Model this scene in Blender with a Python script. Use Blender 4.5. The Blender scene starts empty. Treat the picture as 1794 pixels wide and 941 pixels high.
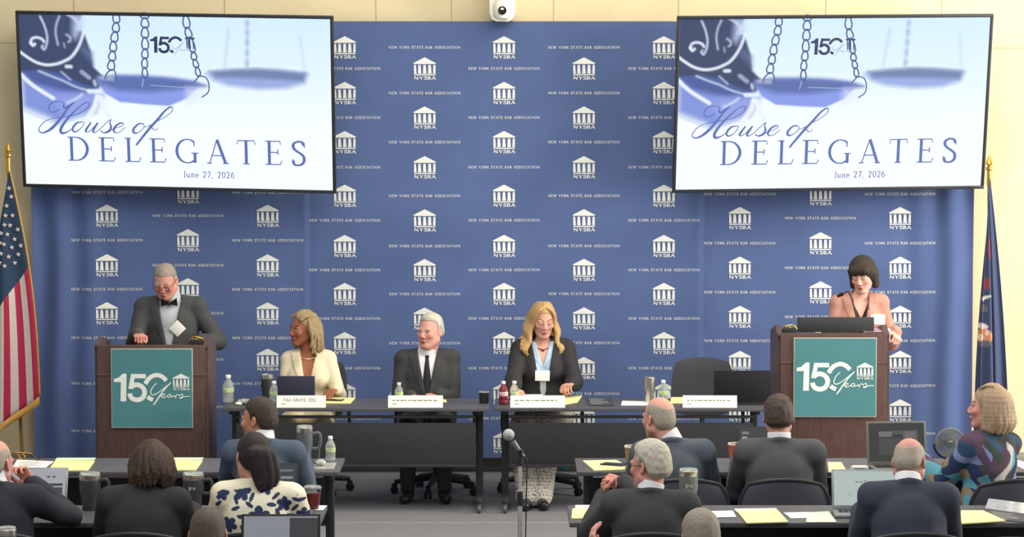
import bpy, bmesh, math, random
import numpy as np
from mathutils import Vector, Matrix
random.seed(7)
PI = math.pi
SC = bpy.context.scene
COL = SC.collection

# ------------------------------------------------------------------ camera
FPX, IW, IH = 5000.0, 1794.0, 941.0
CAMZ = 3.04
TH = math.atan((470.5 - 130.0) / FPX)
cam = bpy.data.cameras.new('camera')
cam.sensor_width = 36.0
cam.lens = 36.0 * FPX / IW
cam.clip_end = 200
cam_o = bpy.data.objects.new('camera', cam)
COL.objects.link(cam_o)
cam_o.location = (0, 0, CAMZ)
cam_o.rotation_euler = (PI / 2 - TH, 0, 0)
SC.camera = cam_o

# ------------------------------------------------------------------ light
SC.view_settings.view_transform = 'Standard'
SC.view_settings.look = 'None'
SC.view_settings.gamma = 1.0
SC.view_settings.use_curve_mapping = False
SC.view_settings.exposure = 0.0

def srgb(h):
    if isinstance(h, str):
        h = h.lstrip('#')
        h = tuple(int(h[i:i + 2], 16) for i in (0, 2, 4))
    return tuple((v / 255.0 / 12.92) if v / 255.0 <= 0.04045 else ((v / 255.0 + 0.055) / 1.055) ** 2.4 for v in h)

w = bpy.data.worlds.new('room_air')
SC.world = w
w.use_nodes = True
w.node_tree.nodes['Background'].inputs[0].default_value = (*srgb('#f4f1ea'), 1)
w.node_tree.nodes['Background'].inputs[1].default_value = 0.52

def area(name, loc, target, sx, sy, power, color):
    l = bpy.data.lights.new(name, 'AREA')
    l.shape = 'RECTANGLE'
    l.size, l.size_y, l.energy, l.color = sx, sy, power, color
    o = bpy.data.objects.new(name, l)
    COL.objects.link(o)
    o.location = loc
    o.rotation_euler = (Vector(target) - Vector(loc)).to_track_quat('-Z', 'Y').to_euler()
    return o
area('ceiling_light_panel', (1.5, 17.6, 5.6), (0.6, 19.2, 0.0), 8.0, 3.0, 330, srgb('#fff4dc'))
area('audience_light_panel', (0.0, 12.5, 5.6), (0.0, 15.5, 0.0), 7.0, 3.0, 220, srgb('#f6f8ff'))
area('window_daylight', (8.6, 17.5, 2.8), (1.0, 20.6, 1.8), 5.0, 3.4, 760, srgb('#fff8ea'))

# ------------------------------------------------------------------ pixel -> place
cT, sT = math.cos(TH), math.sin(TH)
def ray(px, py):
    a, b = (px - IW / 2) / FPX, -(py - IH / 2) / FPX
    # camera axes in world: right (1,0,0), up (0,sT,cT), forward (0,cT,-sT)
    return (a, cT + b * sT, -sT + b * cT)
def at(px, py, Y):
    r = ray(px, py)
    k = Y / r[1]
    return Vector((r[0] * k, Y, CAMZ + r[2] * k))
def onz(px, py, z):
    r = ray(px, py)
    k = (z - CAMZ) / r[2]
    return Vector((r[0] * k, r[1] * k, z))

# ------------------------------------------------------------------ materials
MATS = {}
def mat(name, color, rough=0.6, metal=0.0, noise=0.06, scale=40.0, bump=0.0, spec=0.4, trans=0.0, ior=1.45,
        sheen=0.0, emit=None, estr=1.0, stretch=(1, 1, 1), attr=None, alpha=1.0, color2=None):
    if name in MATS:
        return MATS[name]
    m = bpy.data.materials.new(name)
    m.use_nodes = True
    nt = m.node_tree
    b = nt.nodes['Principled BSDF']
    c = srgb(color)
    b.inputs['Roughness'].default_value = rough
    b.inputs['Metallic'].default_value = metal
    b.inputs['Specular IOR Level'].default_value = spec
    b.inputs['IOR'].default_value = ior
    b.inputs['Transmission Weight'].default_value = trans
    b.inputs['Sheen Weight'].default_value = sheen
    b.inputs['Alpha'].default_value = alpha
    tc = nt.nodes.new('ShaderNodeTexCoord')
    mp = nt.nodes.new('ShaderNodeMapping')
    mp.inputs['Scale'].default_value = stretch
    nt.links.new(tc.outputs['Object'], mp.inputs['Vector'])
    nz = nt.nodes.new('ShaderNodeTexNoise')
    nz.inputs['Scale'].default_value = scale
    nz.inputs['Detail'].default_value = 3
    nt.links.new(mp.outputs['Vector'], nz.inputs['Vector'])
    if emit is None:
        mx = nt.nodes.new('ShaderNodeMix')
        mx.data_type = 'RGBA'
        rr = nt.nodes.new('ShaderNodeMapRange')
        rr.inputs[1].default_value, rr.inputs[2].default_value = 0.3, 0.7
        nt.links.new(nz.outputs['Fac'], rr.inputs[0])
        nt.links.new(rr.outputs[0], mx.inputs['Factor'])
        if attr:
            at_ = nt.nodes.new('ShaderNodeAttribute')
            at_.attribute_name = attr
            hs = nt.nodes.new('ShaderNodeHueSaturation')
            hs.inputs['Value'].default_value = 1.0 - noise
            nt.links.new(at_.outputs['Color'], hs.inputs['Color'])
            nt.links.new(at_.outputs['Color'], mx.inputs['A'])
            nt.links.new(hs.outputs['Color'], mx.inputs['B'])
        else:
            c2 = srgb(color2) if color2 else tuple(min(1, v * (1 + 2.2 * noise) + 0.1 * noise * 0.2) for v in c)
            mx.inputs['A'].default_value = (*[v * (1 - (0 if color2 else noise)) for v in c], 1)
            mx.inputs['B'].default_value = (*c2, 1)
        nt.links.new(mx.outputs['Result'], b.inputs['Base Color'])
        if bump:
            bp = nt.nodes.new('ShaderNodeBump')
            bp.inputs['Strength'].default_value = bump
            bp.inputs['Distance'].default_value = 0.01
            nt.links.new(nz.outputs['Fac'], bp.inputs['Height'])
            nt.links.new(bp.outputs['Normal'], b.inputs['Normal'])
    else:
        b.inputs['Base Color'].default_value = (0.01, 0.01, 0.01, 1)
        b.inputs['Emission Strength'].default_value = estr
        if attr:
            at_ = nt.nodes.new('ShaderNodeAttribute')
            at_.attribute_name = attr
            nt.links.new(at_.outputs['Color'], b.inputs['Emission Color'])
        else:
            b.inputs['Emission Color'].default_value = (*srgb(emit), 1)
    MATS[name] = m
    return m

# ------------------------------------------------------------------ mesh building
def rotm(rx=0, ry=0, rz=0):
    return np.array((Matrix.Rotation(rz, 3, 'Z') @ Matrix.Rotation(ry, 3, 'Y') @ Matrix.Rotation(rx, 3, 'X')))
_bx = {}
class MB:
    def __init__(s):
        s.v, s.f, s.m = [], [], []
    def add(s, verts, faces, mi=0, R=None, t=(0, 0, 0)):
        n = len(s.v)
        V = np.asarray(verts, float).reshape(-1, 3)
        if R is not None:
            V = V @ np.asarray(R).T
        V = V + np.asarray(t, float)
        s.v.extend(map(tuple, V))
        s.f.extend(tuple(i + n for i in f) for f in faces)
        s.m.extend([mi] * len(faces))
        return s
    def box(s, c, d, ch=0.0, mi=0, R=None, seg=2):
        key = (round(d[0], 5), round(d[1], 5), round(d[2], 5), ch, seg)
        if key not in _bx:
            bm = bmesh.new()
            bmesh.ops.create_cube(bm, size=1)
            for v in bm.verts:
                v.co = Vector((v.co.x * d[0], v.co.y * d[1], v.co.z * d[2]))
            if ch > 0:
                bmesh.ops.bevel(bm, geom=bm.edges[:], offset=min(ch, min(d) * 0.49), segments=seg, affect='EDGES', profile=0.5)
            bm.verts.index_update()
            _bx[key] = ([tuple(v.co) for v in bm.verts], [tuple(v.index for v in f.verts) for f in bm.faces])
            bm.free()
        return s.add(*_bx[key], mi, R, c)
    def lathe(s, prof, seg=24, c=(0, 0, 0), mi=0, R=None, sy=1.0):
        vs, fs = [], []
        n = len(prof)
        for k in range(seg):
            a = 2 * PI * k / seg
            for r, z in prof:
                vs.append((r * math.cos(a), r * math.sin(a) * sy, z))
        for k in range(seg):
            k2 = (k + 1) % seg
            for i in range(n - 1):
                q = (k * n + i, k2 * n + i, k2 * n + i + 1, k * n + i + 1)
                fs.append(q)
        return s.add(vs, fs, mi, R, c)
    def tube(s, pts, r, seg=8, mi=0, R=None, t=(0, 0, 0), flat=1.0):
        P = [np.asarray(p, float) for p in pts]
        n = len(P)
        rs = r if isinstance(r, (list, tuple)) else [r] * n
        up = None
        vs, fs = [], []
        for i in range(n):
            d = P[min(i + 1, n - 1)] - P[max(i - 1, 0)]
            d = d / (np.linalg.norm(d) + 1e-12)
            if up is None:
                up = np.array([0, 0, 1.0]) if abs(d[2]) < 0.9 else np.array([0, 1.0, 0])
            a = np.cross(d, up)
            a /= np.linalg.norm(a) + 1e-12
            up = np.cross(a, d)
            for k in range(seg):
                an = 2 * PI * k / seg
                vs.append(P[i] + rs[i] * (a * math.cos(an) + up * math.sin(an) * flat))
        for i in range(n - 1):
            for k in range(seg):
                k2 = (k + 1) % seg
                fs.append((i * seg + k, i * seg + k2, (i + 1) * seg + k2, (i + 1) * seg + k))
        fs.append(tuple(range(seg))[::-1])
        fs.append(tuple((n - 1) * seg + k for k in range(seg)))
        return s.add(vs, fs, mi, R, t)
    def prism(s, poly, y0, y1, mi=0, R=None, t=(0, 0, 0)):
        """poly of (x, z); extruded along y"""
        n = len(poly)
        vs = [(p[0], y0, p[1]) for p in poly] + [(p[0], y1, p[1]) for p in poly]
        fs = [tuple(range(n)), tuple(range(2 * n - 1, n - 1, -1))]
        fs += [(i, i + n, (i + 1) % n + n, (i + 1) % n) for i in range(n)]
        return s.add(vs, fs, mi, R, t)
    def build(s, name, mats, parent=None, smooth=35, loc=None, **kw):
        me = bpy.data.meshes.new(name)
        me.from_pydata(s.v, [], s.f)
        if not isinstance(mats, (list, tuple)):
            mats = [mats]
        for m in mats:
            me.materials.append(m)
        if len(mats) > 1:
            me.polygons.foreach_set('material_index', s.m)
        bm = bmesh.new()
        bm.from_mesh(me)
        bmesh.ops.recalc_face_normals(bm, faces=bm.faces)
        bm.to_mesh(me)
        bm.free()
        if smooth:
            me.shade_smooth()
            me.set_sharp_from_angle(angle=math.radians(smooth))
        o = bpy.data.objects.new(name, me)
        COL.objects.link(o)
        if parent is not None:
            o.parent = parent
        if loc is not None:
            o.location = loc
        tag(o, **kw)
        return o
def tag(o, label=None, cat=None, group=None, kind=None):
    if label: o['label'] = label
    if cat: o['category'] = cat
    if group: o['group'] = group
    if kind: o['kind'] = kind
    return o
def thing(name, loc, label, cat, group=None, rz=0.0):
    o = bpy.data.objects.new(name, None)
    COL.objects.link(o)
    o.location = loc
    o.rotation_euler = (0, 0, rz)
    o.empty_display_size = 0.1
    return tag(o, label, cat, group)
def copy_tree(o, parent=None):
    c = o.copy()
    COL.objects.link(c)
    c.parent = parent
    for ch in o.children:
        copy_tree(ch, c)
    return c
def again(o, loc, rz=0.0, label=None, group=None):
    c = copy_tree(o)
    c.location = loc
    c.rotation_euler = (0, 0, rz)
    if label: c['label'] = label
    if group: c['group'] = group
    return c

# ------------------------------------------------------------------ flat print: strokes and letters
def smooth_path(pts, n=4):
    P = [np.array(p, float) for p in pts]
    if len(P) < 3:
        return P
    Q = [2 * P[0] - P[1]] + P + [2 * P[-1] - P[-2]]
    out = []
    for i in range(1, len(Q) - 2):
        a, b, c, d = Q[i - 1], Q[i], Q[i + 1], Q[i + 2]
        for k in range(n):
            t = k / n
            out.append(0.5 * ((2 * b) + (c - a) * t + (2 * a - 5 * b + 4 * c - d) * t * t + (3 * b - a - 3 * c + d) * t ** 3))
    out.append(P[-1])
    return out
def ribbon(pts, w):
    """quads of a stroke; w a number or one width per point"""
    P = [np.array(p[:2], float) for p in pts]
    n = len(P)
    W = w if isinstance(w, (list, tuple, np.ndarray)) else [w] * n
    L, Rr = [], []
    for i in range(n):
        d = P[min(i + 1, n - 1)] - P[max(i - 1, 0)]
        l = np.hypot(*d) + 1e-9
        nn = np.array([-d[1], d[0]]) / l
        L.append(P[i] + nn * W[i] / 2)
        Rr.append(P[i] - nn * W[i] / 2)
    return [[L[i], L[i + 1], Rr[i + 1], Rr[i]] for i in range(n - 1)]
def arcp(cx, cy, rx, ry, a0, a1, n=10):
    return [(cx + rx * math.cos(math.radians(a0 + (a1 - a0) * i / n)), cy + ry * math.sin(math.radians(a0 + (a1 - a0) * i / n))) for i in range(n + 1)]
def _arcw(pts, T, t):
    out = []
    for i in range(len(pts)):
        a, b = pts[max(i - 1, 0)], pts[min(i + 1, len(pts) - 1)]
        d = (b[0] - a[0], b[1] - a[1])
        l = math.hypot(*d) + 1e-9
        out.append(t + (T - t) * abs(d[1] / l) ** 1.5)
    return out
# glyph: width, strokes; a stroke is ('T'|'t', points) or ('a', arc args)
def S_(x, y, r=0.13): return ('t', [(x - r, y), (x + r, y)])
GL = {
 'A': (.86, [('t', [(.1, 0), (.42, 1)]), ('T', [(.42, 1), (.76, 0)]), ('t', [(.2, .34), (.62, .34)]), S_(.1, .02, .1), S_(.76, .02, .12)]),
 'B': (.7, [('T', [(.15, 0), (.15, 1)]), S_(.13, .02), S_(.13, .98), ('a', (.25, .75, .27, .23, 90, -90)), ('a', (.25, .27, .34, .25, 90, -90)), ('t', [(.15, .98), (.3, .98)]), ('t', [(.15, .52), (.3, .52)]), ('t', [(.15, .02), (.3, .02)])]),
 'C': (.85, [('a', (.47, .5, .4, .49, 50, 310)), ('t', [(.74, .7), (.74, .92)])]),
 'D': (.92, [('T', [(.16, 0), (.16, 1)]), S_(.14, .02), S_(.14, .98), ('a', (.32, .5, .48, .48, 90, -90)), ('t', [(.16, .98), (.34, .98)]), ('t', [(.16, .02), (.34, .02)])]),
 'E': (.72, [('T', [(.18, 0), (.18, 1)]), S_(.15, .02), S_(.15, .98), ('t', [(.15, .98), (.62, .98), (.63, .84)]), ('t', [(.18, .52), (.52, .52)]), ('t', [(.52, .42), (.53, .64)]), ('t', [(.15, .02), (.62, .02), (.68, .18)])]),
 'G': (.95, [('a', (.5, .5, .43, .49, 48, 318)), ('T', [(.8, .02), (.8, .42)]), S_(.8, .42, .14), ('t', [(.77, .7), (.77, .92)])]),
 'I': (.34, [('T', [(.17, 0), (.17, 1)]), S_(.17, .02), S_(.17, .98)]),
 'K': (.8, [('T', [(.15, 0), (.15, 1)]), S_(.15, .02), S_(.15, .98), ('t', [(.15, .45), (.62, .98)]), ('T', [(.32, .6), (.7, .02)]), S_(.62, .98, .1), S_(.7, .02, .1)]),
 'L': (.68, [('T', [(.18, 0), (.18, 1)]), S_(.16, .02), S_(.16, .98), ('t', [(.15, .02), (.6, .02), (.66, .2)])]),
 'N': (.95, [('t', [(.16, 0), (.16, 1)]), ('T', [(.14, 1), (.78, 0)]), ('t', [(.78, 0), (.78, 1)]), S_(.16, .02), S_(.1, .98, .08), S_(.78, .98)]),
 'O': (.98, [('a', (.48, .5, .42, .5, 0, 360))]),
 'Q': (.98, [('a', (.48, .5, .42, .5, 0, 360)), ('T', [(.5, .1), (.85, -.15)])]),
 'R': (.8, [('T', [(.15, 0), (.15, 1)]), S_(.15, .02), S_(.13, .98), ('a', (.3, .75, .28, .23, 90, -90)), ('t', [(.15, .98), (.32, .98)]), ('t', [(.15, .52), (.32, .52)]), ('T', [(.36, .52), (.68, .02)]), S_(.7, .02, .08)]),
 'S': (.62, [('s', [(.52, .82), (.46, .95), (.3, .99), (.12, .9), (.1, .74), (.22, .6), (.4, .48), (.52, .34), (.5, .12), (.34, .01), (.14, .03), (.08, .2)]), ('t', [(.54, .74), (.54, .94)]), ('t', [(.07, .06), (.07, .26)])]),
 'T': (.82, [('T', [(.4, 0), (.4, 1)]), S_(.4, .02), ('t', [(.04, .82), (.06, .98), (.74, .98), (.76, .82)])]),
 'W': (1.2, [('T', [(.08, 1), (.34, 0)]), ('t', [(.34, 0), (.6, .95)]), ('T', [(.56, 1), (.82, 0)]), ('t', [(.82, 0), (1.08, 1)]), S_(.1, .98, .1), S_(1.06, .98, .1)]),
 'Y': (.84, [('T', [(.1, 1), (.42, .48)]), ('t', [(.42, .48), (.74, 1)]), ('T', [(.42, 0), (.42, .48)]), S_(.42, .02), S_(.1, .98, .09), S_(.74, .98, .09)]),
 'J': (.38, [('T', [(.24, 1), (.24, .05), (.12, -.16)]), S_(.24, .98)]),
 'u': (.6, [('T', [(.12, .6), (.12, .15), (.2, .03), (.36, .06), (.44, .18)]), ('T', [(.46, .6), (.46, 0)]), S_(.08, .6, .07), S_(.5, .02, .07)]),
 'n': (.6, [('T', [(.13, .62), (.13, 0)]), ('T', [(.13, .45), (.28, .6), (.42, .55), (.46, .4), (.46, 0)]), S_(.13, .02, .09), S_(.46, .02, .09)]),
 'e': (.52, [('a', (.26, .31, .21, .3, 0, 320)), ('t', [(.05, .32), (.46, .32)])]),
 '2': (.58, [('s', [(.08, .72), (.14, .92), (.28, .99), (.44, .9), (.46, .72), (.36, .48), (.08, .05)]), ('T', [(.08, .05), (.5, .05)])]),
 '7': (.56, [('T', [(.06, .96), (.5, .96)]), ('T', [(.5, .96), (.2, 0)])]),
 '0': (.6, [('a', (.28, .5, .22, .49, 0, 360))]),
 '6': (.6, [('a', (.28, .32, .21, .31, 0, 360)), ('s', [(.42, .98), (.2, .8), (.08, .5), (.08, .3)])]),
 ',': (.3, [('T', [(.14, .08), (.08, -.15)])]),
 '.': (.25, [('T', [(.1, .0), (.1, .13)])]),
 ' ': (.42, []),
}
def text_quads(s, T=.13, t=.05, track=0.0, coarse=False):
    """quads of a line of text with cap height 1; returns (quads, total width)"""
    x, out = 0.0, []
    for ch in s:
        wd, st = GL[ch]
        for k in st:
            if k[0] == 'a':
                cx, cy, rx, ry, a0, a1 = k[1]
                p = arcp(cx, cy, rx, ry, a0, a1, 6 if coarse else 18)
                ws = _arcw(p, T, t)
            elif k[0] == 's':
                p = k[1] if coarse else smooth_path(k[1], 3)
                ws = _arcw(p, T, t)
                ws = [T * 1.0 - (T - q) * .6 for q in ws]
            else:
                if coarse and k[0] == 't' and len(k[1]) == 2 and abs(k[1][0][0] - k[1][1][0]) < .3 and ch not in 'EA' and k[1][0][1] == k[1][1][1]:
                    continue
                p = k[1]
                ws = T if k[0] == 'T' else t
            for q in ribbon(p, ws):
                out.append([(a[0] + x, a[1]) for a in q])
        x += wd + track
    return out, x - track
def logo_quads(with_text=True, coarse=True):
    """temple mark; width 1, centred, y up"""
    def m(px, py): return ((px - 518) / 705.0, -(py - 440) / 705.0)
    out = [[m(158, 268), m(878, 268), m(518, 85), m(518, 86)], [m(158, 268), m(178, 300), m(858, 300), m(878, 268)],
           [m(180, 622), m(180, 656), m(862, 656), m(862, 622)]]
    for a, b, c, d in ((180, 240, 180, 262), (318, 390, 303, 415), (478, 552, 462, 577), (638, 715, 622, 738), (795, 862, 782, 862)):
        out.append([m(a, 328), m(b, 328), m(d, 604), m(c, 604)])
    if with_text:
        q, wd = text_quads('NYSBA', .2, .12, .06, coarse)
        k = 700 / wd / 705.0
        for p in q:
            out.append([(-.485 + a[0] * k, m(0, 792)[1] + a[1] * (105 / 705.0)) for a in p])
    return out
def mark150(full=True):
    """the anniversary mark in its own pixel frame -> x right, y up, unit = 1/1250; returns white quads"""
    def m(p): return ((p[0] - 725) / 1250.0, -(p[1] - 380) / 1250.0)
    out = [[m((100, 228)), m((175, 208)), m((215, 280)), m((100, 280))], [m((175, 208)), m((250, 140)), m((308, 140)), m((215, 280))],
           [m((215, 280)), m((308, 140)), m((300, 600)), m((205, 600))]]
    def rb(pts, w, sm=True):
        P = smooth_path(pts, 5) if sm else pts
        if isinstance(w, list):
            w = list(np.interp(np.linspace(0, 1, len(P)), np.linspace(0, 1, len(w)), w))
        for q in ribbon(P, w):
            out.append([m(a) for a in q])
    rb([(380, 181), (628, 183)], 72, False)
    out.append([m((384, 150)), m((452, 150)), m((425, 320)), m((335, 392))])
    out.append([m((335, 392)), m((425, 320)), m((440, 330)), m((405, 396))])
    rb([(375, 376), (420, 338), (485, 325), (550, 350), (594, 400), (604, 455), (588, 515), (545, 558), (480, 575), (410, 558), (368, 510), (360, 468)], 78)
    rb([(618, 312), (650, 258), (710, 196), (800, 164), (890, 188), (966, 256)], 72)
    rb([(652, 522), (695, 556), (742, 574)], 70)
    if full:
        rb([(805, 300), (750, 350), (710, 420), (712, 478), (760, 490), (850, 440), (950, 360), (1045, 285)], [14, 17, 17, 15, 13])
        rb([(1045, 285), (950, 380), (860, 500), (800, 590), (750, 657)], [15, 22, 24, 24, 22])
        rb([(880, 520), (930, 500), (935, 480), (900, 480), (880, 510), (895, 540), (950, 530), (1000, 492)], 13)
        rb([(1045, 485), (1000, 488), (985, 518), (1010, 536), (1045, 500), (1050, 530), (1100, 500)], 13)
        rb([(1100, 500), (1115, 540), (1130, 500), (1160, 485), (1175, 508)], 13)
        rb([(1175, 512), (1220, 480), (1236, 510), (1220, 545), (1178, 546), (1260, 522), (1352, 517)], 14)
        for q in logo_quads(True):
            out.append([m((1207 + a[0] * 275, 278 - a[1] * 275)) for a in q])
    return out
def print_on(mb, quads, fn, mi=0, lift=0.0):
    """put flat quads on a surface: fn(x, y) -> 3D point"""
    for i, q in enumerate(quads):
        mb.add([fn(p[0], p[1]) for p in q], [(0, 1, 2, 3)], mi, None, (0, -lift * i, 0))
def build_flat(mb, name, mats, parent=None, **kw):
    me = bpy.data.meshes.new(name)
    me.from_pydata(mb.v, [], mb.f)
    if not isinstance(mats, (list, tuple)): mats = [mats]
    for m in mats: me.materials.append(m)
    me.polygons.foreach_set('material_index', mb.m)
    o = bpy.data.objects.new(name, me)
    COL.objects.link(o)
    if parent is not None: o.parent = parent
    tag(o, **kw)
    return o

# ================================================================== THE ROOM
YW, YB = 21.80, 21.62
wall_m = mat('painted_wall_panel', '#e4d6b0', .75, noise=.03, scale=3)
seam_m = mat('panel_joint', '#b8ac8b', .8)
base_m = mat('grey_rubber_base', '#8d8d88', .7)
carpet_m = mat('grey_carpet', '#86868a', .95, noise=.22, scale=90, bump=.25, spec=.1, color2='#74747a')
mb = MB()
mb.box((0, YW + .1, 2.4), (16, .2, 4.8), 0)
SE = []
for px, z0, z1 in ((659, 0, 4.8), (791, 0, 4.8), (970, 0, 4.8), (1189, 0, 4.8), (1447, 0, 4.8), (1650, 0, 4.8), (394, 0, 4.8), (130, 0, 4.8)):
    x = at(px, 20, YW).x
    mb.box((x, YW + .0, (z0 + z1) / 2), (.006, .006, z1 - z0), 0, 1)
for px0, px1, py in ((1447, 1900, 84), (-400, 394, 75)):
    a, b = at(px0, py, YW), at(px1, py, YW)
    mb.box(((a.x + b.x) / 2, YW, a.z), (b.x - a.x, .006, .006), 0, 1)
mb.build('wall_back', [wall_m, seam_m], kind='structure', smooth=0)
mb = MB(); mb.box((0, YW - .008, .07), (15.9, .016, .14), .004)
mb.build('baseboard_back', base_m, kind='structure')
mb = MB(); mb.box((0, 16.0, -.05), (16, 14, .1), 0)
mb.build('floor', carpet_m, kind='structure', smooth=0)
# a slim metal edge strip across the carpet in front of the head table
ye = onz(800, 917, 0).y
strip_m = mat('worn_metal_strip', '#a2a29e', .5, .3)
mb = MB(); mb.box((0, ye, .002), (9.0, .03, .006), .002)
mb.build('trim_1', strip_m, kind='structure')
ye2 = onz(800, 837, 0).y

# ================================================================== BACKDROP
navy = mat('navy_fabric', '#566897', .85, noise=.05, scale=2.2, spec=.15)
white_ink = mat('white_ink', '#e6eae6', .8, noise=.02)
def wave(x, z):
    w = .010 * math.sin(x * 1.9 + .6) + .006 * math.sin(x * 4.3 + .4 * z)
    for xs in (at(537, 400, YB).x, at(1228, 400, YB).x):
        w += .006 * math.exp(-((x - xs) / .05) ** 2) * (1 if x > xs else -1)
    for xs, s in ((at(100, 400, YB).x, -1), (at(1672, 400, YB).x, 1)):
        d = (x - xs) * s
        if d > -.5:
            w += .022 * math.sin(x * 26 + .5 * math.sin(z * 3)) * min(1, (d + .5) / .5)
    return w
BL, BR = at(57, 500, YB).x, at(1705, 500, YB).x
BT, BBm = at(880, 38, YB).z, .12
mb = MB()
nx, nz = 330, 24
vs = [(BL + (BR - BL) * i / nx, YB + wave(BL + (BR - BL) * i / nx, BBm + (BT - BBm) * j / nz), BBm + (BT - BBm) * j / nz) for i in range(nx + 1) for j in range(nz + 1)]
fs = [(i * (nz + 1) + j, (i + 1) * (nz + 1) + j, (i + 1) * (nz + 1) + j + 1, i * (nz + 1) + j + 1) for i in range(nx) for j in range(nz)]
mb.add(vs, fs, 0)
vsb = [(v[0], YB + .03 + (v[1] - YB), v[2]) for v in vs]
mb.add(vsb, [f[::-1] for f in fs], 0)
LOGO = logo_quads(True)
ASSOC, aw = text_quads('NEW YORK STATE BAR ASSOCIATION', .16, .085, .12, True)
sB = YB / FPX / 1.0
def put(quads, px, py, sx, sy=None, mi=1):
    c = at(px, py, YB)
    sy = sy or sx
    def fn(a, b):
        x, z = c.x + a * sx, c.z + b * sy
        return (x, YB + wave(x, z) - .003, z)
    print_on(mb, quads, fn, mi)
k = 1 / (5000 / 21.55)          # metres per photo pixel on the backdrop
def logo_at(px, py): put(LOGO, px, py, 39 * k)
def words_at(px, py):
    put([[(a[0] - aw / 2, a[1] - .5) for a in q] for q in ASSOC], px, py, 126 * k / aw, 4.6 * k)
rowsC = [83, 120, 163, 206, 249, 293, 343, 386, 431, 473, 515, 558, 601, 645, 690, 733, 775]
for r, y in enumerate(rowsC):
    for ci, x in enumerate((604, 744, 883, 1023, 1163)):
        (logo_at if (r + ci) % 2 == 0 else words_at)(x, y)
rowsL = [82, 119, 161, 204, 247, 290, 337, 378, 421, 465, 507, 549, 592, 630, 672, 713, 755]
for r, y in enumerate(rowsL):
    for ci, x in enumerate((187, 329, 469)):
        (logo_at if (r + ci) % 2 == 1 else words_at)(x, y)
rowsR = [82, 119, 161, 204, 247, 290, 340, 382, 426, 469, 512, 555, 597, 634, 676, 719, 760]
for r, y in enumerate(rowsR):
    for ci, x in enumerate((1296, 1437, 1577)):
        (logo_at if (r + ci) % 2 == 1 else words_at)(x, y)
me_b = thing('step_and_repeat_banner', (0, 0, 0), 'wide navy fabric banner printed with rows of white temple logos behind the stage', 'banner')
o = build_flat(mb, 'printed_cloth', [navy, white_ink], me_b)
o.data.shade_smooth()
pole_m = mat('grey_metal_pole', '#9a9a9a', .4, .8)
mb = MB()
mb.tube([(BL, YB + .05, BT - .01), (BR, YB + .05, BT - .01)], .016, 10)
mb.build('top_rail', pole_m, me_b)
for x in (BL + .03, at(537, 400, YB).x, at(1228, 400, YB).x, BR - .03):
    mb = MB(); mb.tube([(x, YB + .07, .012), (x, YB + .07, BT)], .016, 10); mb.box((x, YB + .07, .006), (.35, .08, .012), .003)
    mb.build('upright', pole_m, me_b)

# ================================================================== THE TWO DISPLAYS
bezel_m = mat('charcoal_bezel', '#2e3038', .4, noise=.04)
gw, gh = 330, 186
uu, vv = np.meshgrid(np.linspace(0, 1, gw), np.linspace(0, 1, gh), indexing='ij')
def s2u(x, y):
    """pixel on the photographed right-hand slide -> slide u, v (v down)"""
    u, v = .5, .5
    for _ in range(6):
        v = (y - (36 - 9 * u)) / ((330 - 2 * u) - (36 - 9 * u))
        u = (x - (1190 - 3 * v)) / ((1737 - 24 * v) - (1190 - 3 * v))
    return u, v
AX, AY = uu * 16 / 9, vv
def Z(ox, oy, sc):
    return lambda pts: [(s2u(ox + p[0] / sc, oy + p[1] / sc)) for p in pts]
zA, zB, zC = Z(1200, 170, 6.273), Z(1190, 25, 5.70), Z(1310, 25, 5.378)
def segdist(pts):
    d = np.full(AX.shape, 9.0)
    P = [(p[0] * 16 / 9, p[1]) for p in pts]
    for a, b in zip(P[:-1], P[1:]):
        bx, by = b[0] - a[0], b[1] - a[1]
        L2 = bx * bx + by * by + 1e-12
        t = np.clip(((AX - a[0]) * bx + (AY - a[1]) * by) / L2, 0, 1)
        d = np.minimum(d, np.hypot(AX - a[0] - t * bx, AY - a[1] - t * by))
    return d
def inside(pts):
    P = [(p[0] * 16 / 9, p[1]) for p in pts]
    r = np.zeros(AX.shape, bool)
    for (x1, y1), (x2, y2) in zip(P, P[1:] + P[:1]):
        if y1 == y2: continue
        c = ((y1 > AY) != (y2 > AY)) & (AX < (x2 - x1) * (AY - y1) / (y2 - y1) + x1)
        r ^= c
    return r
IMG = np.zeros((gw, gh, 3))
top, bot = np.array([214, 240, 255.]), np.array([248, 255, 255.])
f = np.clip(vv * 1.5, 0, 1)[..., None]
IMG[:] = top * (1 - f) + bot * f
def blend(a, col):
    global IMG
    a = np.clip(a, 0, 1)[..., None]
    c = np.array(col, float)
    IMG = IMG * (1 - a) + c * a
def poly(pts, col, blur=.006, op=1.0):
    d = segdist(pts + pts[:1])
    d = np.where(inside(pts), d, -d)
    blend(op * np.clip(.5 + d / (2 * blur), 0, 1), col)
def stroke(pts, wdt, col, blur=.004, op=1.0):
    blend(op * np.clip(.5 + (wdt / 2 - segdist(smooth_path(pts, 4))) / (2 * blur), 0, 1), col)
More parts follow.
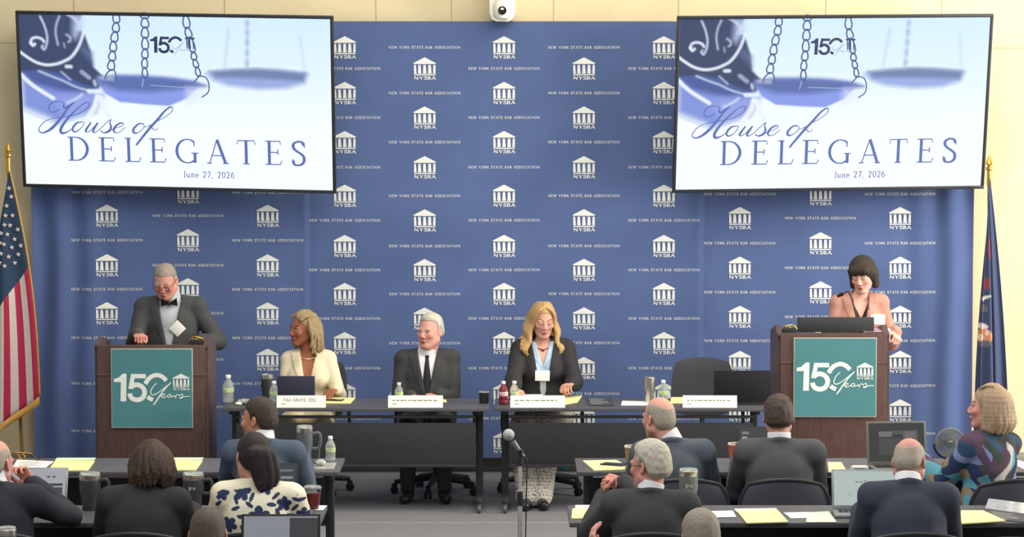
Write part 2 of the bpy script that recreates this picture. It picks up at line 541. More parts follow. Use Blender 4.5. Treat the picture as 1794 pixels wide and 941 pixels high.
# statue: paler robe first, then the dark bust, then highlights
robe = zB([(-10, 560), (200, 600), (420, 640), (620, 700), (790, 830), (700, 1000), (500, 1050), (330, 1120), (150, 1040), (-10, 980)])
poly(robe, (132, 150, 222), .03)
poly(zB([(-10, 540), (300, 590), (560, 640), (760, 740), (720, 800), (560, 830), (330, 790), (120, 740), (-10, 640)]), (78, 98, 160), .02)
poly(zB([(300, 880), (560, 820), (740, 830), (640, 1000), (420, 1080)]), (150, 165, 232), .03)
bust = zB([(-20, -20), (640, -20), (630, 60), (560, 200), (640, 210), (700, 400), (720, 560), (800, 640), (760, 760), (600, 730), (400, 640), (200, 600), (-20, 620)])
poly(bust, (62, 74, 108), .008)
poly(zB([(540, 40), (640, 40), (640, 200), (560, 300), (520, 260)]), (190, 205, 240), .02, .8)
poly(zB([(600, 400), (640, 340), (720, 420), (720, 540)]), (110, 125, 165), .02, .7)
HL = (214, 224, 246)
for pts, wd_, op in (([(-10, 430), (60, 480), (150, 530), (250, 552), (350, 540), (430, 510), (500, 470), (560, 400), (610, 310), (650, 200)], .018, .95),
                  ([(105, 340), (120, 300), (170, 285), (220, 300), (240, 325)], .016, .95), ([(105, 340), (125, 365), (145, 350)], .018, .95),
                  ([(215, 80), (250, 160), (272, 250), (270, 330), (240, 400), (215, 380), (225, 365)], .014, .85),
                  ([(410, 70), (375, 150), (362, 240), (378, 350)], .013, .75), ([(470, 250), (500, 270), (505, 305), (485, 320)], .014, .7),
                  ([(440, 335), (445, 375)], .011, .6), ([(490, 50), (560, 90), (600, 140)], .018, .7),
                  ([(450, 562), (495, 562)], .022, .9), ([(170, 615), (300, 665), (400, 700), (520, 755), (650, 790), (760, 800)], .014, .75),
                  ([(395, 615), (480, 690)], .012, .7), ([(600, 610), (670, 665)], .026, .6), ([(720, 700), (728, 730)], .022, .8),
                  ([(-10, 655), (80, 740), (190, 815), (300, 880)], .024, .95), ([(440, 920), (540, 870), (590, 830)], .014, .8),
                  ([(740, 850), (700, 960), (600, 1100)], .030, .95), ([(770, 860), (800, 960), (860, 1080)], .028, .95),
                  ([(660, 800), (770, 800)], .026, .9), ([(-10, 985), (120, 1050), (260, 1090)], .02, .8)):
    stroke(zB(pts), wd_, HL if op < .9 else (236, 244, 255), .005, op)
# far scale pan, out of focus
q = [s2u(*p) for p in ((1512, 128), (1560, 120), (1640, 118), (1690, 124), (1682, 140), (1650, 150), (1600, 153), (1550, 148), (1525, 140))]
poly(q, (150, 170, 225), .018, .95)
poly([s2u(*p) for p in ((1518, 124), (1600, 117), (1686, 122), (1680, 136), (1600, 134), (1530, 134))], (112, 130, 172), .014, .9)
for pts, op in (([(1591, 40), (1588, 80), (1584, 120)], .4), ([(1558, 50), (1545, 120)], .28), ([(1682, 60), (1684, 122)], .22)):
    stroke([s2u(*p) for p in pts], .016, (150, 175, 220), .012, op)
for yy in (36, 53, 70, 88, 106):
    stroke([s2u(1592 - (yy - 36) * .09, yy), s2u(1592 - (yy - 33) * .09, yy + 4)], .02, (150, 175, 220), .01, .55)
# near pan
poly(zC([(50, 625), (260, 598), (480, 596), (760, 608), (960, 632), (1080, 672), (1000, 690), (900, 790), (720, 870), (500, 862), (260, 845), (130, 770), (70, 680)]), (140, 158, 236), .006)
poly(zC([(50, 625), (260, 598), (480, 596), (760, 608), (960, 632), (1080, 672), (900, 700), (560, 745), (260, 740), (80, 680)]), (92, 112, 172), .02, .95)
poly(zC([(70, 610), (220, 610), (220, 650), (90, 645)]), (170, 180, 205), .01, .9)
poly(zC([(900, 700), (1040, 700), (1020, 780), (880, 840)]), (225, 235, 252), .03, .8)
IMG = np.clip(IMG / 255.0, 0, 1)
IMGL = np.where(IMG <= .04045, IMG / 12.92, ((IMG + .055) / 1.055) ** 2.4)
slide_soft = mat('slide_picture', '#ffffff', emit='#ffffff', attr='col', estr=1.0, rough=.3)
ink_d = mat('slide_dark_lines', '#000000', emit='#50639a', estr=1.0)
ink_t = mat('slide_blue_letters', '#000000', emit='#5a70b4', estr=1.0)
ink_k = mat('slide_navy_numbers', '#000000', emit='#2c3860', estr=1.0)
ink_p = mat('slide_pale_lines', '#000000', emit='#a5b6de', estr=1.0)
# crisp slide lines, in (u*16/9, -v)
SL = MB()
def su(p): return (p[0] * 16 / 9, -p[1])
def sl(pts, wd_, mi, sm=True):
    P = smooth_path(pts, 5) if sm else [np.array(p) for p in pts]
    P = [su(p) for p in P]
    if isinstance(wd_, list): wd_ = list(np.interp(np.linspace(0, 1, len(P)), np.linspace(0, 1, len(wd_)), wd_))
    for q in ribbon(P, wd_):
        SL.add([(a[0], 0, a[1]) for a in q], [(0, 1, 2, 3)], mi)
px_ = 1 / 298.0
def link(p, q, r, wd_=2.3):
    a, b = np.array(p, float), np.array(q, float)
    c, h = (a + b) / 2, (b - a) / 2
    n = np.array([-h[1], h[0]]) / (np.hypot(*h) + 1e-9) * r
    pts = [c + h * 1.12 * math.cos(t) + n * math.sin(t) * (1 - .25 * math.cos(t + PI)) for t in np.linspace(0, 2 * PI, 15)]
    sl([zC([x])[0] for x in pts], wd_ * px_, 0, False)
for ch, rad in (([(284, 20), (280, 110), (266, 195), (242, 285), (228, 375), (212, 462), (196, 548)], 32), ([(552, 10), (552, 60), (548, 145), (540, 240), (536, 345), (524, 430), (516, 520), (516, 610)], 38),
                ([(940, 20), (944, 135), (962, 225), (985, 360), (990, 430), (1008, 500), (1020, 580)], 32)):
    for i in range(len(ch) - 1):
        r_ = rad * (1 - .45 * i / len(ch)) if rad != 32 or ch[0][0] > 900 else rad
        link(ch[i], ch[i + 1], r_, 2.6)
        x, y = ch[i + 1]
        sl(zC([(x - r_ * .55, y), (x + r_ * .55, y)]), 3.4 * px_, 0, False)
sl(zC([(196, 548), (155, 585), (135, 640)]), 2.4 * px_, 0)
sl(zC([(230, 548), (242, 600), (236, 660)]), 2.4 * px_, 0)
sl(zC([(1020, 580), (1080, 590), (1108, 650), (1095, 730), (1030, 780)]), 2.2 * px_, 0)
sl(zC([(1020, 585), (970, 640)]), 2.4 * px_, 0)
sl(zC([(555, 682), (900, 690), (1065, 678)]), 1.3 * px_, 3)
sl(zC([(500, 620), (480, 700)]), 1.6 * px_, 3)
# 150 mark on the slide
for q in mark150(False):
    c0 = np.array(s2u(1310 + 736 / 5.378, 25 + 297 / 5.378))
    SL.add([(c0[0] * 16 / 9 + (a[0] + .143) * 1250 * .333 / 5.378 * px_, 0, -c0[1] + (a[1] - .01) * 1250 * .333 / 5.378 * px_) for a in q], [(0, 1, 2, 3)], 2)
for a in ([(790, 300), (800, 330), (830, 330), (900, 270)], [(900, 270), (850, 330), (810, 385)], [(850, 345), (880, 335), (880, 350), (920, 340), (950, 345), (990, 335)]):
    sl(zC(a), 1.2 * px_, 3)
for a in ((930, 940), (950, 975), (960, 985), (990, 1004)):
    sl(zC([(a[0], 240), (a[0] + 2, 330)]), 1.8 * px_, 2, False)
sl(zC([(918, 232), (1008, 232)]), 3 * px_, 2, False)
# House of
H = [([(330, 175), (290, 200), (240, 208), (213, 180), (225, 130), (280, 95), (350, 92), (378, 110), (375, 150), (400, 158), (440, 130), (495, 95)], [2, 2, 2.5, 1.5, 4.5, 2]),
     ([(495, 95), (420, 165), (340, 270), (260, 360), (190, 415), (130, 438), (92, 425), (95, 385), (150, 320), (240, 280), (330, 262), (400, 253), (480, 238), (560, 205), (630, 160), (660, 115), (650, 92), (610, 100), (540, 150), (460, 225), (390, 300), (340, 370), (325, 415), (345, 437), (390, 425), (440, 395), (480, 350)],
      [2, 4.5, 6, 3, 2, 1.6, 1.6, 1.6, 1.8, 2, 2, 2.2, 4, 6, 5.5, 2, 1.6]),
     ([(560, 310), (510, 320), (465, 370), (462, 410), (500, 415), (555, 370), (585, 325), (575, 308), (555, 310)], [2, 4.5, 3.5, 1.6, 1.6, 1.6]),
     ([(665, 310), (620, 370), (600, 405), (615, 418), (650, 400), (700, 350), (740, 310), (700, 370), (680, 405), (695, 418), (735, 400), (800, 340)], [3, 5, 1.8, 1.6, 3, 5, 1.6, 1.6]),
     ([(800, 340), (880, 272), (870, 310), (880, 350), (860, 395), (810, 418), (775, 410), (775, 395)], [1.5, 1.6, 4, 5, 2, 3]),
     ([(860, 400), (910, 370), (960, 355), (1010, 330), (1015, 310), (985, 308), (935, 340), (905, 390), (925, 415), (970, 405), (1035, 355)], [1.4, 1.4, 1.5, 3, 5, 1.6, 1.4]),
     ([(1235, 310), (1185, 310), (1130, 360), (1118, 395), (1140, 415), (1190, 395), (1240, 345), (1235, 310), (1225, 308)], [2, 4, 5, 1.6, 1.6, 1.8]),
     ([(1140, 547), (1220, 450), (1310, 345), (1400, 250), (1480, 160), (1540, 118), (1565, 125), (1550, 170), (1480, 225), (1390, 275)], [4, 5, 5, 3.5, 2, 1.5, 1.5]),
     ([(1240, 345), (1285, 335), (1320, 320), (1330, 360), (1370, 375), (1390, 345)], [1.3, 1.5, 2.5, 1.5, 1.3])]
for pts, ws in H:
    sl(zA(pts), [x * px_ * .85 for x in ws], 1)
def slide_text(s, x0, x1, yb, h, T, t, track):
    q, wd = text_quads(s, T, t, track)
    a, b = s2u(x0, yb), s2u(x1, yb)
    u0, u1 = a[0] * 16 / 9, b[0] * 16 / 9
    vb = a[1]
    for p in q:
        SL.add([(u0 + c[0] / wd * (u1 - u0), 0, -vb + c[1] * h * px_) for c in p], [(0, 1, 2, 3)], 1)
slide_text('DELEGATES', 1262, 1672, 287.5, 42.5, .12, .045, .33)
slide_text('June 27, 2026', 1459, 1547, 311.5, 11, .13, .08, .12)
def display(cx, cz, yaw, tilt, wd_, roll, label):
    t = thing('wall_display', (cx, 21.15, cz), label, 'screen', 'slide displays above the stage')
    t.rotation_euler = (Matrix.Rotation(yaw, 3, 'Z') @ Matrix.Rotation(tilt, 3, 'X') @ Matrix.Rotation(-roll, 3, 'Y')).to_euler()
    hh = wd_ * 9 / 16
    b = .024
    mb = MB()
    mb.box((0, .03, 0), (wd_ - .01, .045, hh - .01), .01)
    for x, z, sx, sz in ((0, hh / 2 - b / 2, wd_, b), (0, -hh / 2 + b / 2, wd_, b)):
        mb.box((x, .004, z), (sx, .03, sz), .004)
    for x in (-wd_ / 2 + b / 2, wd_ / 2 - b / 2):
        mb.box((x, .004, 0), (b, .03, hh - 2 * b), .004)
    mb.build('bezel', bezel_m, t)
    W2, H2 = wd_ - 2 * b, hh - 2 * b
    me = bpy.data.meshes.new('picture_panel')
    vs = np.stack([(uu - .5) * W2, np.full(uu.shape, .0), (.5 - vv) * H2], -1).reshape(-1, 3)
    ii, jj = np.meshgrid(np.arange(gw - 1), np.arange(gh - 1), indexing='ij')
    a0 = (ii * gh + jj).ravel()
    fs = np.stack([a0, a0 + 1, a0 + gh + 1, a0 + gh], -1)
    SV = np.array(SL.v)
    k = H2
    sv = np.stack([SV[:, 0] / (16 / 9) * W2 - W2 / 2, np.full(len(SV), -.0015), SV[:, 2] * H2 + H2 / 2], -1)
    av = np.concatenate([vs, sv])
    af = fs.tolist() + [[i + len(vs) for i in f] for f in SL.f]
    me.from_pydata(av.tolist(), [], af)
    for m in (slide_soft, ink_d, ink_t, ink_k, ink_p): me.materials.append(m)
    me.polygons.foreach_set('material_index', [0] * len(fs) + [m + 1 for m in SL.m])
    ca = me.color_attributes.new('col', 'FLOAT_COLOR', 'POINT')
    col = np.ones((len(av), 4), np.float32)
    col[:len(vs), :3] = IMGL.reshape(-1, 3)
    ca.data.foreach_set('color', col.ravel())
    o = bpy.data.objects.new('picture_panel', me)
    COL.objects.link(o)
    o.parent = t
    mb = MB()
    mb.box((0, .11, 0), (.5, .12, .4), .01)
    mb.box((0, .25, -.0), (.12, .22, .3), .01)
    mb.tube([(-.2, .1, .1), (0, .5, .25), (.2, .1, .1)], .02)
    mb.build('wall_mount', bezel_m, t)
    return t
display(-2.4838, 2.8315, -.0977, .1922, 2.37, -.0184, 'large slide display over the bow-tied speaker and the striped flag')
display(2.3713, 2.8229, .1044, .2049, 2.3619, .0094, 'large slide display over the woman at the lectern, beside the dark blue flag')

# ================================================================== PTZ CAMERA
shell_m = mat('white_camera_shell', '#f6f6ea', .35, noise=.02)
dark_glass = mat('dark_lens_glass', '#24261f', .12, noise=.02)
pc = at(880, 14, 21.45)
t = thing('conference_camera', (pc.x, 21.45, pc.z), 'small white pan and tilt camera fixed to the wall above the banner', 'camera')
mb = MB()
arch = [(-.095, .22), (-.095, -.04), (-.078, -.083), (-.045, -.1), (.045, -.1), (.078, -.083), (.095, -.04), (.095, .22)]
mb.prism(arch, .02, .36)
mb.build('housing', shell_m, t, smooth=50)
mb = MB()
mb.lathe([(0, -.07), (.05, -.065), (.064, -.04), (.068, 0), (.064, .04), (.05, .065), (0, .075)], 28, (0, -.02, -.012))
mb.box((0, -.02, .06), (.07, .1, .09), .02)
mb.build('turning_head', shell_m, t)
mb = MB()
mb.lathe([(0, 0), (.02, .002), (.026, -.006), (.032, -.006), (.032, .02), (0, .02)], 24, (0.0, -.088, -.02), 0, rotm(-PI / 2))
mb.build('lens', dark_glass, t)

# ================================================================== LECTERNS
walnut = mat('dark_walnut_veneer', '#523d39', .45, noise=.12, scale=9, stretch=(6, 6, .6), spec=.35)
walnut_d = mat('lectern_side_veneer', '#5c4946', .45, noise=.12, scale=9, stretch=(6, 6, .6), spec=.35)
brass = mat('polished_brass', '#c9a24a', .3, .9, noise=.05)
teal = mat('teal_board_print', '#4a8288', .7, noise=.03, scale=3)
board_edge = mat('foam_board_edge', '#c9c6b4', .7)
black_plastic = mat('black_plastic', '#26262a', .45, noise=.05)
grey_plastic = mat('grey_plastic', '#5b5d60', .5)
YL = 19.92
def lectern(xc, w_, h, label):
    t = thing('lectern', (xc, YL, 0), label, 'lectern')
    d = .58
    mb = MB()
    mb.box((0, .02, h / 2 + .02), (w_, .04, h - .04), .006)
    mb.build('front_panel', walnut, t)
    for s in (-1, 1):
        mb = MB()
        poly = [(.03, .04), (d, .04), (d, h - .02), (.2, h + .05), (.03, h)]
        mb.prism(poly, -.018, .018, 0, rotm(rz=PI / 2), (s * (w_ / 2 - .0), 0, 0))
        mb.build('side_panel', walnut_d, t)
    mb = MB()
    mb.box((0, d / 2 + .02, h - .05), (w_ - .04, d - .04, .03), .006, 0, rotm(-.06))
    mb.box((0, .03, h - .005), (w_ + .036, .05, .025), .006)
    mb.build('reading_top', walnut, t)
    mb = MB()
    mb.box((0, .0, h - .2), (w_, .012, .012), .003)
    mb.build('front_moulding', walnut_d, t)
    mb = MB()
    mb.box((0, d / 2, .04), (w_ + .03, d + .05, .08), .01)
    mb.build('plinth', walnut, t)
    mb = MB(); mb.box((0, .32, .55), (w_ - .05, .45, .025), .004)
    mb.build('inner_shelf', walnut_d, t)
    return t
hl, hr = at(270, 607, YL).z, at(1460, 586, YL).z
xl, xr = at(265, 700, YL).x, at(1460, 700, YL).x
lectern(xl, .76, hl, 'dark wood lectern where the man in the bow tie reads')
lectern(xr, .75, hr, 'dark wood lectern in front of the woman in the pink jacket')
def board(px0, px1, py0, py1, label):
    a, b = at(px0, py0, YL - .02), at(px1, py1, YL - .02)
    W_, H_ = b.x - a.x, a.z - b.z
    t = thing('anniversary_sign', ((a.x + b.x) / 2, YL - .012, (a.z + b.z) / 2), label, 'sign', 'teal anniversary signs')
    mb = MB(); mb.box((0, 0, 0), (W_, .012, H_), .001)
    mb.build('foam_board', board_edge, t)
    mb = MB(); mb.add([(-W_ / 2 + .004, -.0068, -H_ / 2 + .004), (W_ / 2 - .004, -.0068, -H_ / 2 + .004), (W_ / 2 - .004, -.0068, H_ / 2 - .004), (-W_ / 2 + .004, -.0068, H_ / 2 - .004)], [(0, 1, 2, 3)], 0)
    s = W_ * .93
    print_on(mb, mark150(), lambda x, y: (x * s, -.0078, y * s + .002), 1, 1.2e-5)
    build_flat(mb, 'printed_face', [teal, white_ink], t)
board(194, 338, 611, 750, 'teal 150 Years sign on the lectern beside the striped flag')
board(1391, 1535, 592, 731, 'teal 150 Years sign on the lectern below the dark monitor')

# things on the lecterns
def gooseneck(base, tip, label, bend=.12):
    t = thing('gooseneck_microphone', base, label, 'microphone')
    d = Vector(tip) - Vector(base)
    P = smooth_path([(0, 0, 0), (d.x * .15, d.y * .1, d.z * .45), (d.x * .6, d.y * .5, d.z * .9 + bend * .3), (d.x, d.y, d.z)], 6)
    mb = MB(); mb.lathe([(0, 0), (.03, 0), (.03, .012), (.012, .022), (0, .022)], 20)
    mb.build('base', black_plastic, t)
    mb = MB(); mb.tube(P, .0055, 8)
    mb.build('stem', black_plastic, t)
    mb = MB(); mb.tube([P[-1] - (P[-1] - P[-2]) * .2, P[-1], P[-1] + (P[-1] - P[-2]) / np.linalg.norm(P[-1] - P[-2]) * .045], [.009, .014, .011], 12)
    mb.build('capsule', mat('mic_foam', '#1e1e20', .95, bump=.3, scale=300), t)
    return t
g0 = at(1504, 588, YL + .2); g0.z = hr - .03
gooseneck(g0, at(1477, 515, YL + .22), 'thin black gooseneck microphone rising from the right-hand lectern past the pink jacket')
def control_box(pos, label, k):
    t = thing('lectern_light', pos, label, 'lamp')
    mb = MB(); mb.box((0, 0, .03), (.1, .07, .06), .008)
    mb.build('housing', black_plastic, t)
    mb = MB()
    mb.tube(smooth_path([(-.05 * k, -.02, .05), (-.02 * k, -.03, .078), (.03 * k, -.03, .07), (.05 * k, -.01, .05)], 5), .006, 8)
    mb.build('brass_arm', brass, t)
    for x in (-.03, 0, .03):
        mb = MB(); mb.box((x, -.02, .064), (.02, .012, .008), .002)
        mb.build('switch', mat('pale_switch', '#e6d9a0', .5), t)
    return t
p = at(345, 606, YL + .12); control_box((p.x, p.y, hl - .02), 'small black box with brass arm on the bow-tied speaker\'s lectern', 1)
p = at(1383, 585, YL + .10); control_box((p.x, p.y, hr - .02), 'small black box with brass arm beside the dark lectern monitor', -1)
a, b = at(1397, 556, YL + .12), at(1531, 583, YL + .12)
t = thing('lectern_monitor', ((a.x + b.x) / 2, YL + .12, hr), 'low dark wide monitor seen from behind on the lectern', 'monitor')
mb = MB(); mb.box((0, 0, (a.z - hr) / 2 + .003), (b.x - a.x, .025, a.z - hr - .004), .006, 0)
mb.build('back_cover', mat('dark_monitor_shell', '#34363a', .5, noise=.05), t)
mb = MB(); mb.box((0, .02, (a.z - hr) / 2), (b.x - a.x - .03, .012, a.z - hr - .04), .003)
mb.build('screen', dark_glass, t)
mb = MB(); mb.box((0, .03, .004), (.2, .1, .008), .002)
mb.build('foot', black_plastic, t)
paper_w = mat('white_paper', '#f4f4ee', .8, noise=.015)
paper_y = mat('yellow_legal_paper', '#f2eba4', .8, noise=.02)
paper_g = mat('pale_green_paper', '#cfe9c8', .8, noise=.02)
paper_p = mat('pale_pink_paper', '#efc9dc', .8, noise=.02)
dark_brochure = mat('dark_brochure_print', '#3c4048', .6)
SHN = [0]
def sheet(corners, z, m, label, cat='paper', name='paper_sheet', group=None, thick=.0016, ink=0, seed=1):
    """a sheet or pad whose four corners are given in plan"""
    c = sum((Vector(q) for q in corners), Vector((0, 0))) / 4
    SHN[0] += 1; z = z + .0007 * (SHN[0] % 5)
    P = [(q[0] - c.x, q[1] - c.y) for q in corners]
    t = MB()
    n = 4
    vs = [(x, y, 0) for x, y in P] + [(x, y, thick) for x, y in P]
    t.add(vs, [(3, 2, 1, 0), (4, 5, 6, 7)] + [(i, (i + 1) % 4, (i + 1) % 4 + 4, i + 4) for i in range(4)])
    mats = [m]
    if ink:
        mats.append(mat('pale_ink', '#8e8e8c' if ink == 1 else '#e8e8ea', .8))
        r = random.Random(seed)
        A, B, C_, D = [np.array(q) for q in P]
        def bil(u, v): return (A * (1 - u) + B * u) * (1 - v) + (D * (1 - u) + C_ * u) * v
        for k in range(9 if ink == 1 else 5):
            v0 = .12 + k * (.085 if ink == 1 else .17)
            u1 = r.uniform(.5, .88)
            q = [bil(.12, v0), bil(u1, v0), bil(u1, v0 + (.018 if ink == 1 else .07)), bil(.12, v0 + (.018 if ink == 1 else .07))]
            t.add([(p[0], p[1], thick + .0006) for p in q], [(0, 1, 2, 3)], 1)
    o = t.build(name, mats, None, 0, (c.x, c.y, z), label=label, cat=cat, group=group)
    return o
def quadpx(pts, z):
    return [tuple(onz(x, y, z)[:2]) for x, y in pts]
sheet([(p.x, p.y) for p in (Vector((xr + .22, YL + .1)), Vector((xr + .42, YL + .1)), Vector((xr + .44, YL + .36)), Vector((xr + .24, YL + .36)))], hr + .008, paper_p, 'pink tinted papers by the right hand of the speaker in the pink jacket', ink=1)

# ================================================================== TABLES
lam = mat('black_laminate_top', '#505055', .42, noise=.06, scale=30, spec=.45)
lam_e = mat('black_edge_band', '#2b2b2e', .5)
blk = mat('black_painted_steel', '#303034', .45, noise=.04)
def table(x0, x1, yf, depth, label, group=None, modesty_far=True, panel=(.36, .63)):
    L = x1 - x0
    t = thing('training_table', ((x0 + x1) / 2, yf + depth / 2, 0), label, 'table', group)
    mb = MB(); mb.box((0, 0, .7275), (L, depth, .025), .004)
    mb.build('table_top', [lam], t)
    for s in (-1, 1):
        xx = s * (L / 2 - .07)
        mb = MB()
        mb.box((xx, 0, .38), (.05, .07, .62), .008)
        mb.box((xx, 0, .70), (.05, depth - .12, .03), .006)
        lg = mb.build('leg', blk, t)
        mb = MB(); mb.box((xx, 0, .085), (.045, depth - .04, .04), .012)
        mb.build('foot', blk, lg)
        for e in (-1, 1):
            mb = MB()
            mb.lathe([(0, -.012), (.026, -.012), (.03, -.008), (.03, .008), (.026, .012), (0, .012)], 16, (xx, e * (depth / 2 - .05), .03), 0, rotm(0, PI / 2))
            mb.box((xx, e * (depth / 2 - .05), .058), (.032, .04, .02), .004)
            mb.build('caster', grey_plastic, lg)
    my = (depth / 2 - .06) if modesty_far else -(depth / 2 - .06)
    mb = MB(); mb.box((0, my, (panel[0] + panel[1]) / 2), (L - .19, .012, panel[1] - panel[0]), .003)
    mb.build('modesty_panel', blk, t)
    mb = MB(); mb.box((0, my, .672), (L - .19, .02, .02), .003); mb.box((0, my, panel[0] - .01), (L - .19, .024, .02), .004)
    mb.build('cross_rail', blk, t)
    return t
ZT = .74
YS = onz(700, 715, ZT).y           # front edge of the head table
def xz(px, Y, z=ZT):               # world x of a photo column at depth Y
    return at(px, 700, Y).x
DS = .6
table(xz(388, YS), xz(857, YS), YS, DS, 'long black head table in front of the dreadlocked woman and the silver-haired man', 'head tables on the stage', False, (.34, .63))
table(xz(867, YS), xz(1345, YS), YS, DS, 'long black head table before the long-haired blonde woman and the empty chair', 'head tables on the stage', False, (.34, .63))
Y1 = onz(800, 827, ZT).y
Y2 = onz(800, 916, ZT).y
E1 = xz(593, Y1); E2 = xz(1011, Y1)
table(E1 - 1.83, E1, Y1, DS, 'black audience table under the young man\'s laptop and water bottle, left of the aisle', 'audience tables')
table(E1 - 3.67, E1 - 1.84, Y1, DS, 'black audience table running out of the frame by the striped flag', 'audience tables')
table(E2, E2 + 1.83, Y1, DS, 'black audience table under the phone and the red cup, right of the aisle', 'audience tables')
table(E2 + 1.84, E2 + 3.67, Y1, DS, 'black audience table under the large open laptop and the desk fan', 'audience tables')
F1 = xz(560, Y2); F2 = xz(998, Y2)
table(F1 - 1.83, F1, Y2, DS, 'black audience table under the iced drink, second row left of the aisle', 'audience tables')
table(F2, F2 + 1.83, Y2, DS, 'black audience table under the white-screened laptop, second row right of the aisle', 'audience tables')
table(F2 + 1.84, F2 + 3.67, Y2, DS, 'black audience table under the plastic-wrapped brochure in the corner', 'audience tables')

# ================================================================== SMALL THINGS ON TABLES
clear = mat('clear_plastic', '#eef4f2', .06, trans=1.0, ior=1.2, noise=.0)
water = mat('bottle_water', '#e9f2ee', .03, trans=1.0, ior=1.33, noise=.0)
label_g = mat('green_white_label', '#d5e3b0', .6, noise=.25, scale=60, color2='#8fae74')
cap_w = mat('white_cap', '#f2f4f4', .4)
def bottle(loc, label, group='small water bottles', s=1.0, body=None, lab=None, capm=None, rz=0):
    t = thing('water_bottle' if body is None else 'juice_bottle', loc, label, 'bottle', group if body is None else None, rz)
    pr = [(0, .002), (.026, .002), (.03, .008), (.0305, .02), (.0285, .026), (.0305, .032), (.029, .045), (.0305, .052), (.0305, .088), (.029, .098), (.022, .115), (.0135, .127), (.0125, .136), (0, .136)]
    mb = MB(); mb.lathe([(r * s, z * s) for r, z in pr], 24)
    bb = mb.build('bottle_body', body or mat('filled_clear_bottle', '#e4ece9', .08, trans=.72, ior=1.25, noise=.03, spec=.8), t)
    mb = MB(); mb.lathe([(.0312 * s, .056 * s), (.0316 * s, .057 * s), (.0316 * s, .083 * s), (.0312 * s, .084 * s)], 24)
    mb.build('label_wrap', lab or label_g, bb)
    mb = MB(); mb.lathe([(0, .136 * s), (.0145 * s, .136 * s), (.0145 * s, .15 * s), (.012 * s, .153 * s), (0, .153 * s)], 18)
    mb.build('cap', capm or cap_w, t)
    return t
def on_stage(px, py):      # point on the head table top
    return onz(px, py, ZT + .0005)
def B(px, dy, Y, z=ZT):
    return Vector((at(px, 700, Y).x, Y, z))
YM = YS + .28
bottle(B(400, 0, YM + .05), 'clear water bottle at the left end of the head table, beside the lectern', s=1.28)
bottle(B(480, 0, YM), 'clear water bottle between the dark mug and the closed laptop lid', s=1.03)
bottle(B(699, 0, YM), 'clear water bottle in front of the silver-haired man', s=.96)
bottle(B(901, 0, YM), 'clear water bottle beside the red juice bottle', s=1.03)
bottle(B(1162, 0, YM + .02), 'clear water bottle beside the steel tumbler', s=1.06)
juice = mat('berry_juice', '#7a2b3c', .15, noise=.1, trans=.1)
bottle(B(882, 0, YM - .05), 'red juice bottle with a white cap and pink label on the head table', s=1.06, body=juice, lab=mat('pink_label', '#c77f93', .6, noise=.3, scale=70, color2='#f0dfe2'))
steel = mat('brushed_steel', '#c2beb4', .3, .9, noise=.08, stretch=(1, 1, .1), scale=60)
dkm = mat('charcoal_powder_coat', '#3f4346', .5, noise=.06)
glass_lid = mat('clear_lid', '#e8eeea', .1, trans=.75, ior=1.25, noise=.0)
def tumbler(loc, label, r=.04, h=.17, m=None, handle=False, rz=0, lid=True, rim=True, mark=False, name='insulated_tumbler'):
    t = thing(name, loc, label, 'tumbler', None, rz)
    m = m or dkm
    mb = MB(); mb.lathe([(0, .001), (r * .72, .001), (r * .76, .006), (r * .8, h * .35), (r, h * .55), (r, h - .012), (r * .96, h - .01), (0, h - .012)], 28)
    mb.build('cup_body', m, t)
    if rim:
        mb = MB(); mb.lathe([(r * 1.0, h - .03), (r * 1.03, h - .026), (r * 1.03, h - .002), (r * .97, h), (r * .9, h - .004), (r * .9, h - .012)], 28)
        mb.build('steel_rim', steel, t)
    if lid:
        mb = MB(); mb.lathe([(0, h - .004), (r * .88, h - .004), (r * .95, h + .002), (r * .95, h + .008), (r * .85, h + .01), (0, h + .006)], 28)
        mb.build('lid', glass_lid, t)
    if handle:
        mb = MB(); mb.tube(smooth_path([(r * .95, 0, h * .82), (r + .035, 0, h * .84), (r + .045, 0, h * .68), (r + .035, 0, h * .48), (r * .9, 0, h * .45)], 5), .008, 10, flat=1.3)
        mb.build('handle', m, t)
    if mark:
        mb = MB()
        for x, z, a, b in ((-.008, h * .62, .008, .022), (.002, h * .64, .006, .01), (.016, h * .63, .010, .014)):
            mb.box((x, -r - .0006, z), (a, .0012, b), 0)
        mb.build('printed_mark', mat('pale_print', '#b9b2ac', .6), t)
    return t
def mug(loc, label, r=.033, h=.078, m=None, cat='cup', rz=0, name='coffee_mug', liq='#cfc9b6'):
    t = thing(name, loc, label, cat, None, rz)
    m = m or mat('black_glazed_mug', '#2d2f31', .3)
    mb = MB(); mb.lathe([(0, .001), (r * .85, .001), (r * .93, .01), (r, h - .004), (r * 1.01, h), (r * .93, h), (r * .9, h - .01), (0, h - .01)], 26)
    mb.build('cup_body', m, t)
    mb = MB(); mb.lathe([(r * .94, h - .001), (r * .975, h + .0022), (r * 1.015, h - .001)], 26)
    mb.build('rim', mat('pale_rim', '#d6d6cc', .4), t)
    if name == 'coffee_mug':
        mb = MB(); mb.tube(smooth_path([(r, 0, h * .8), (r + .02, 0, h * .8), (r + .024, 0, h * .5), (r, 0, h * .25)], 4), .004, 8)
        mb.build('handle', m, t)
    return t
mug(B(848, 0, YM + .02), 'black mug with a pale rim at the table end beside the silver-haired man', rz=1.3, r=.036)
tumbler(B(468, 0, YM + .13), 'dark travel mug with a steel lid behind a water bottle on the head table', r=.043, h=.19, m=mat('dark_green_steel', '#343b38', .4), lid=False)
tumbler(B(1138, 0, YM + .05), 'tall plain steel tumbler on the head table', r=.04, h=.19, m=steel, lid=False, rim=False)

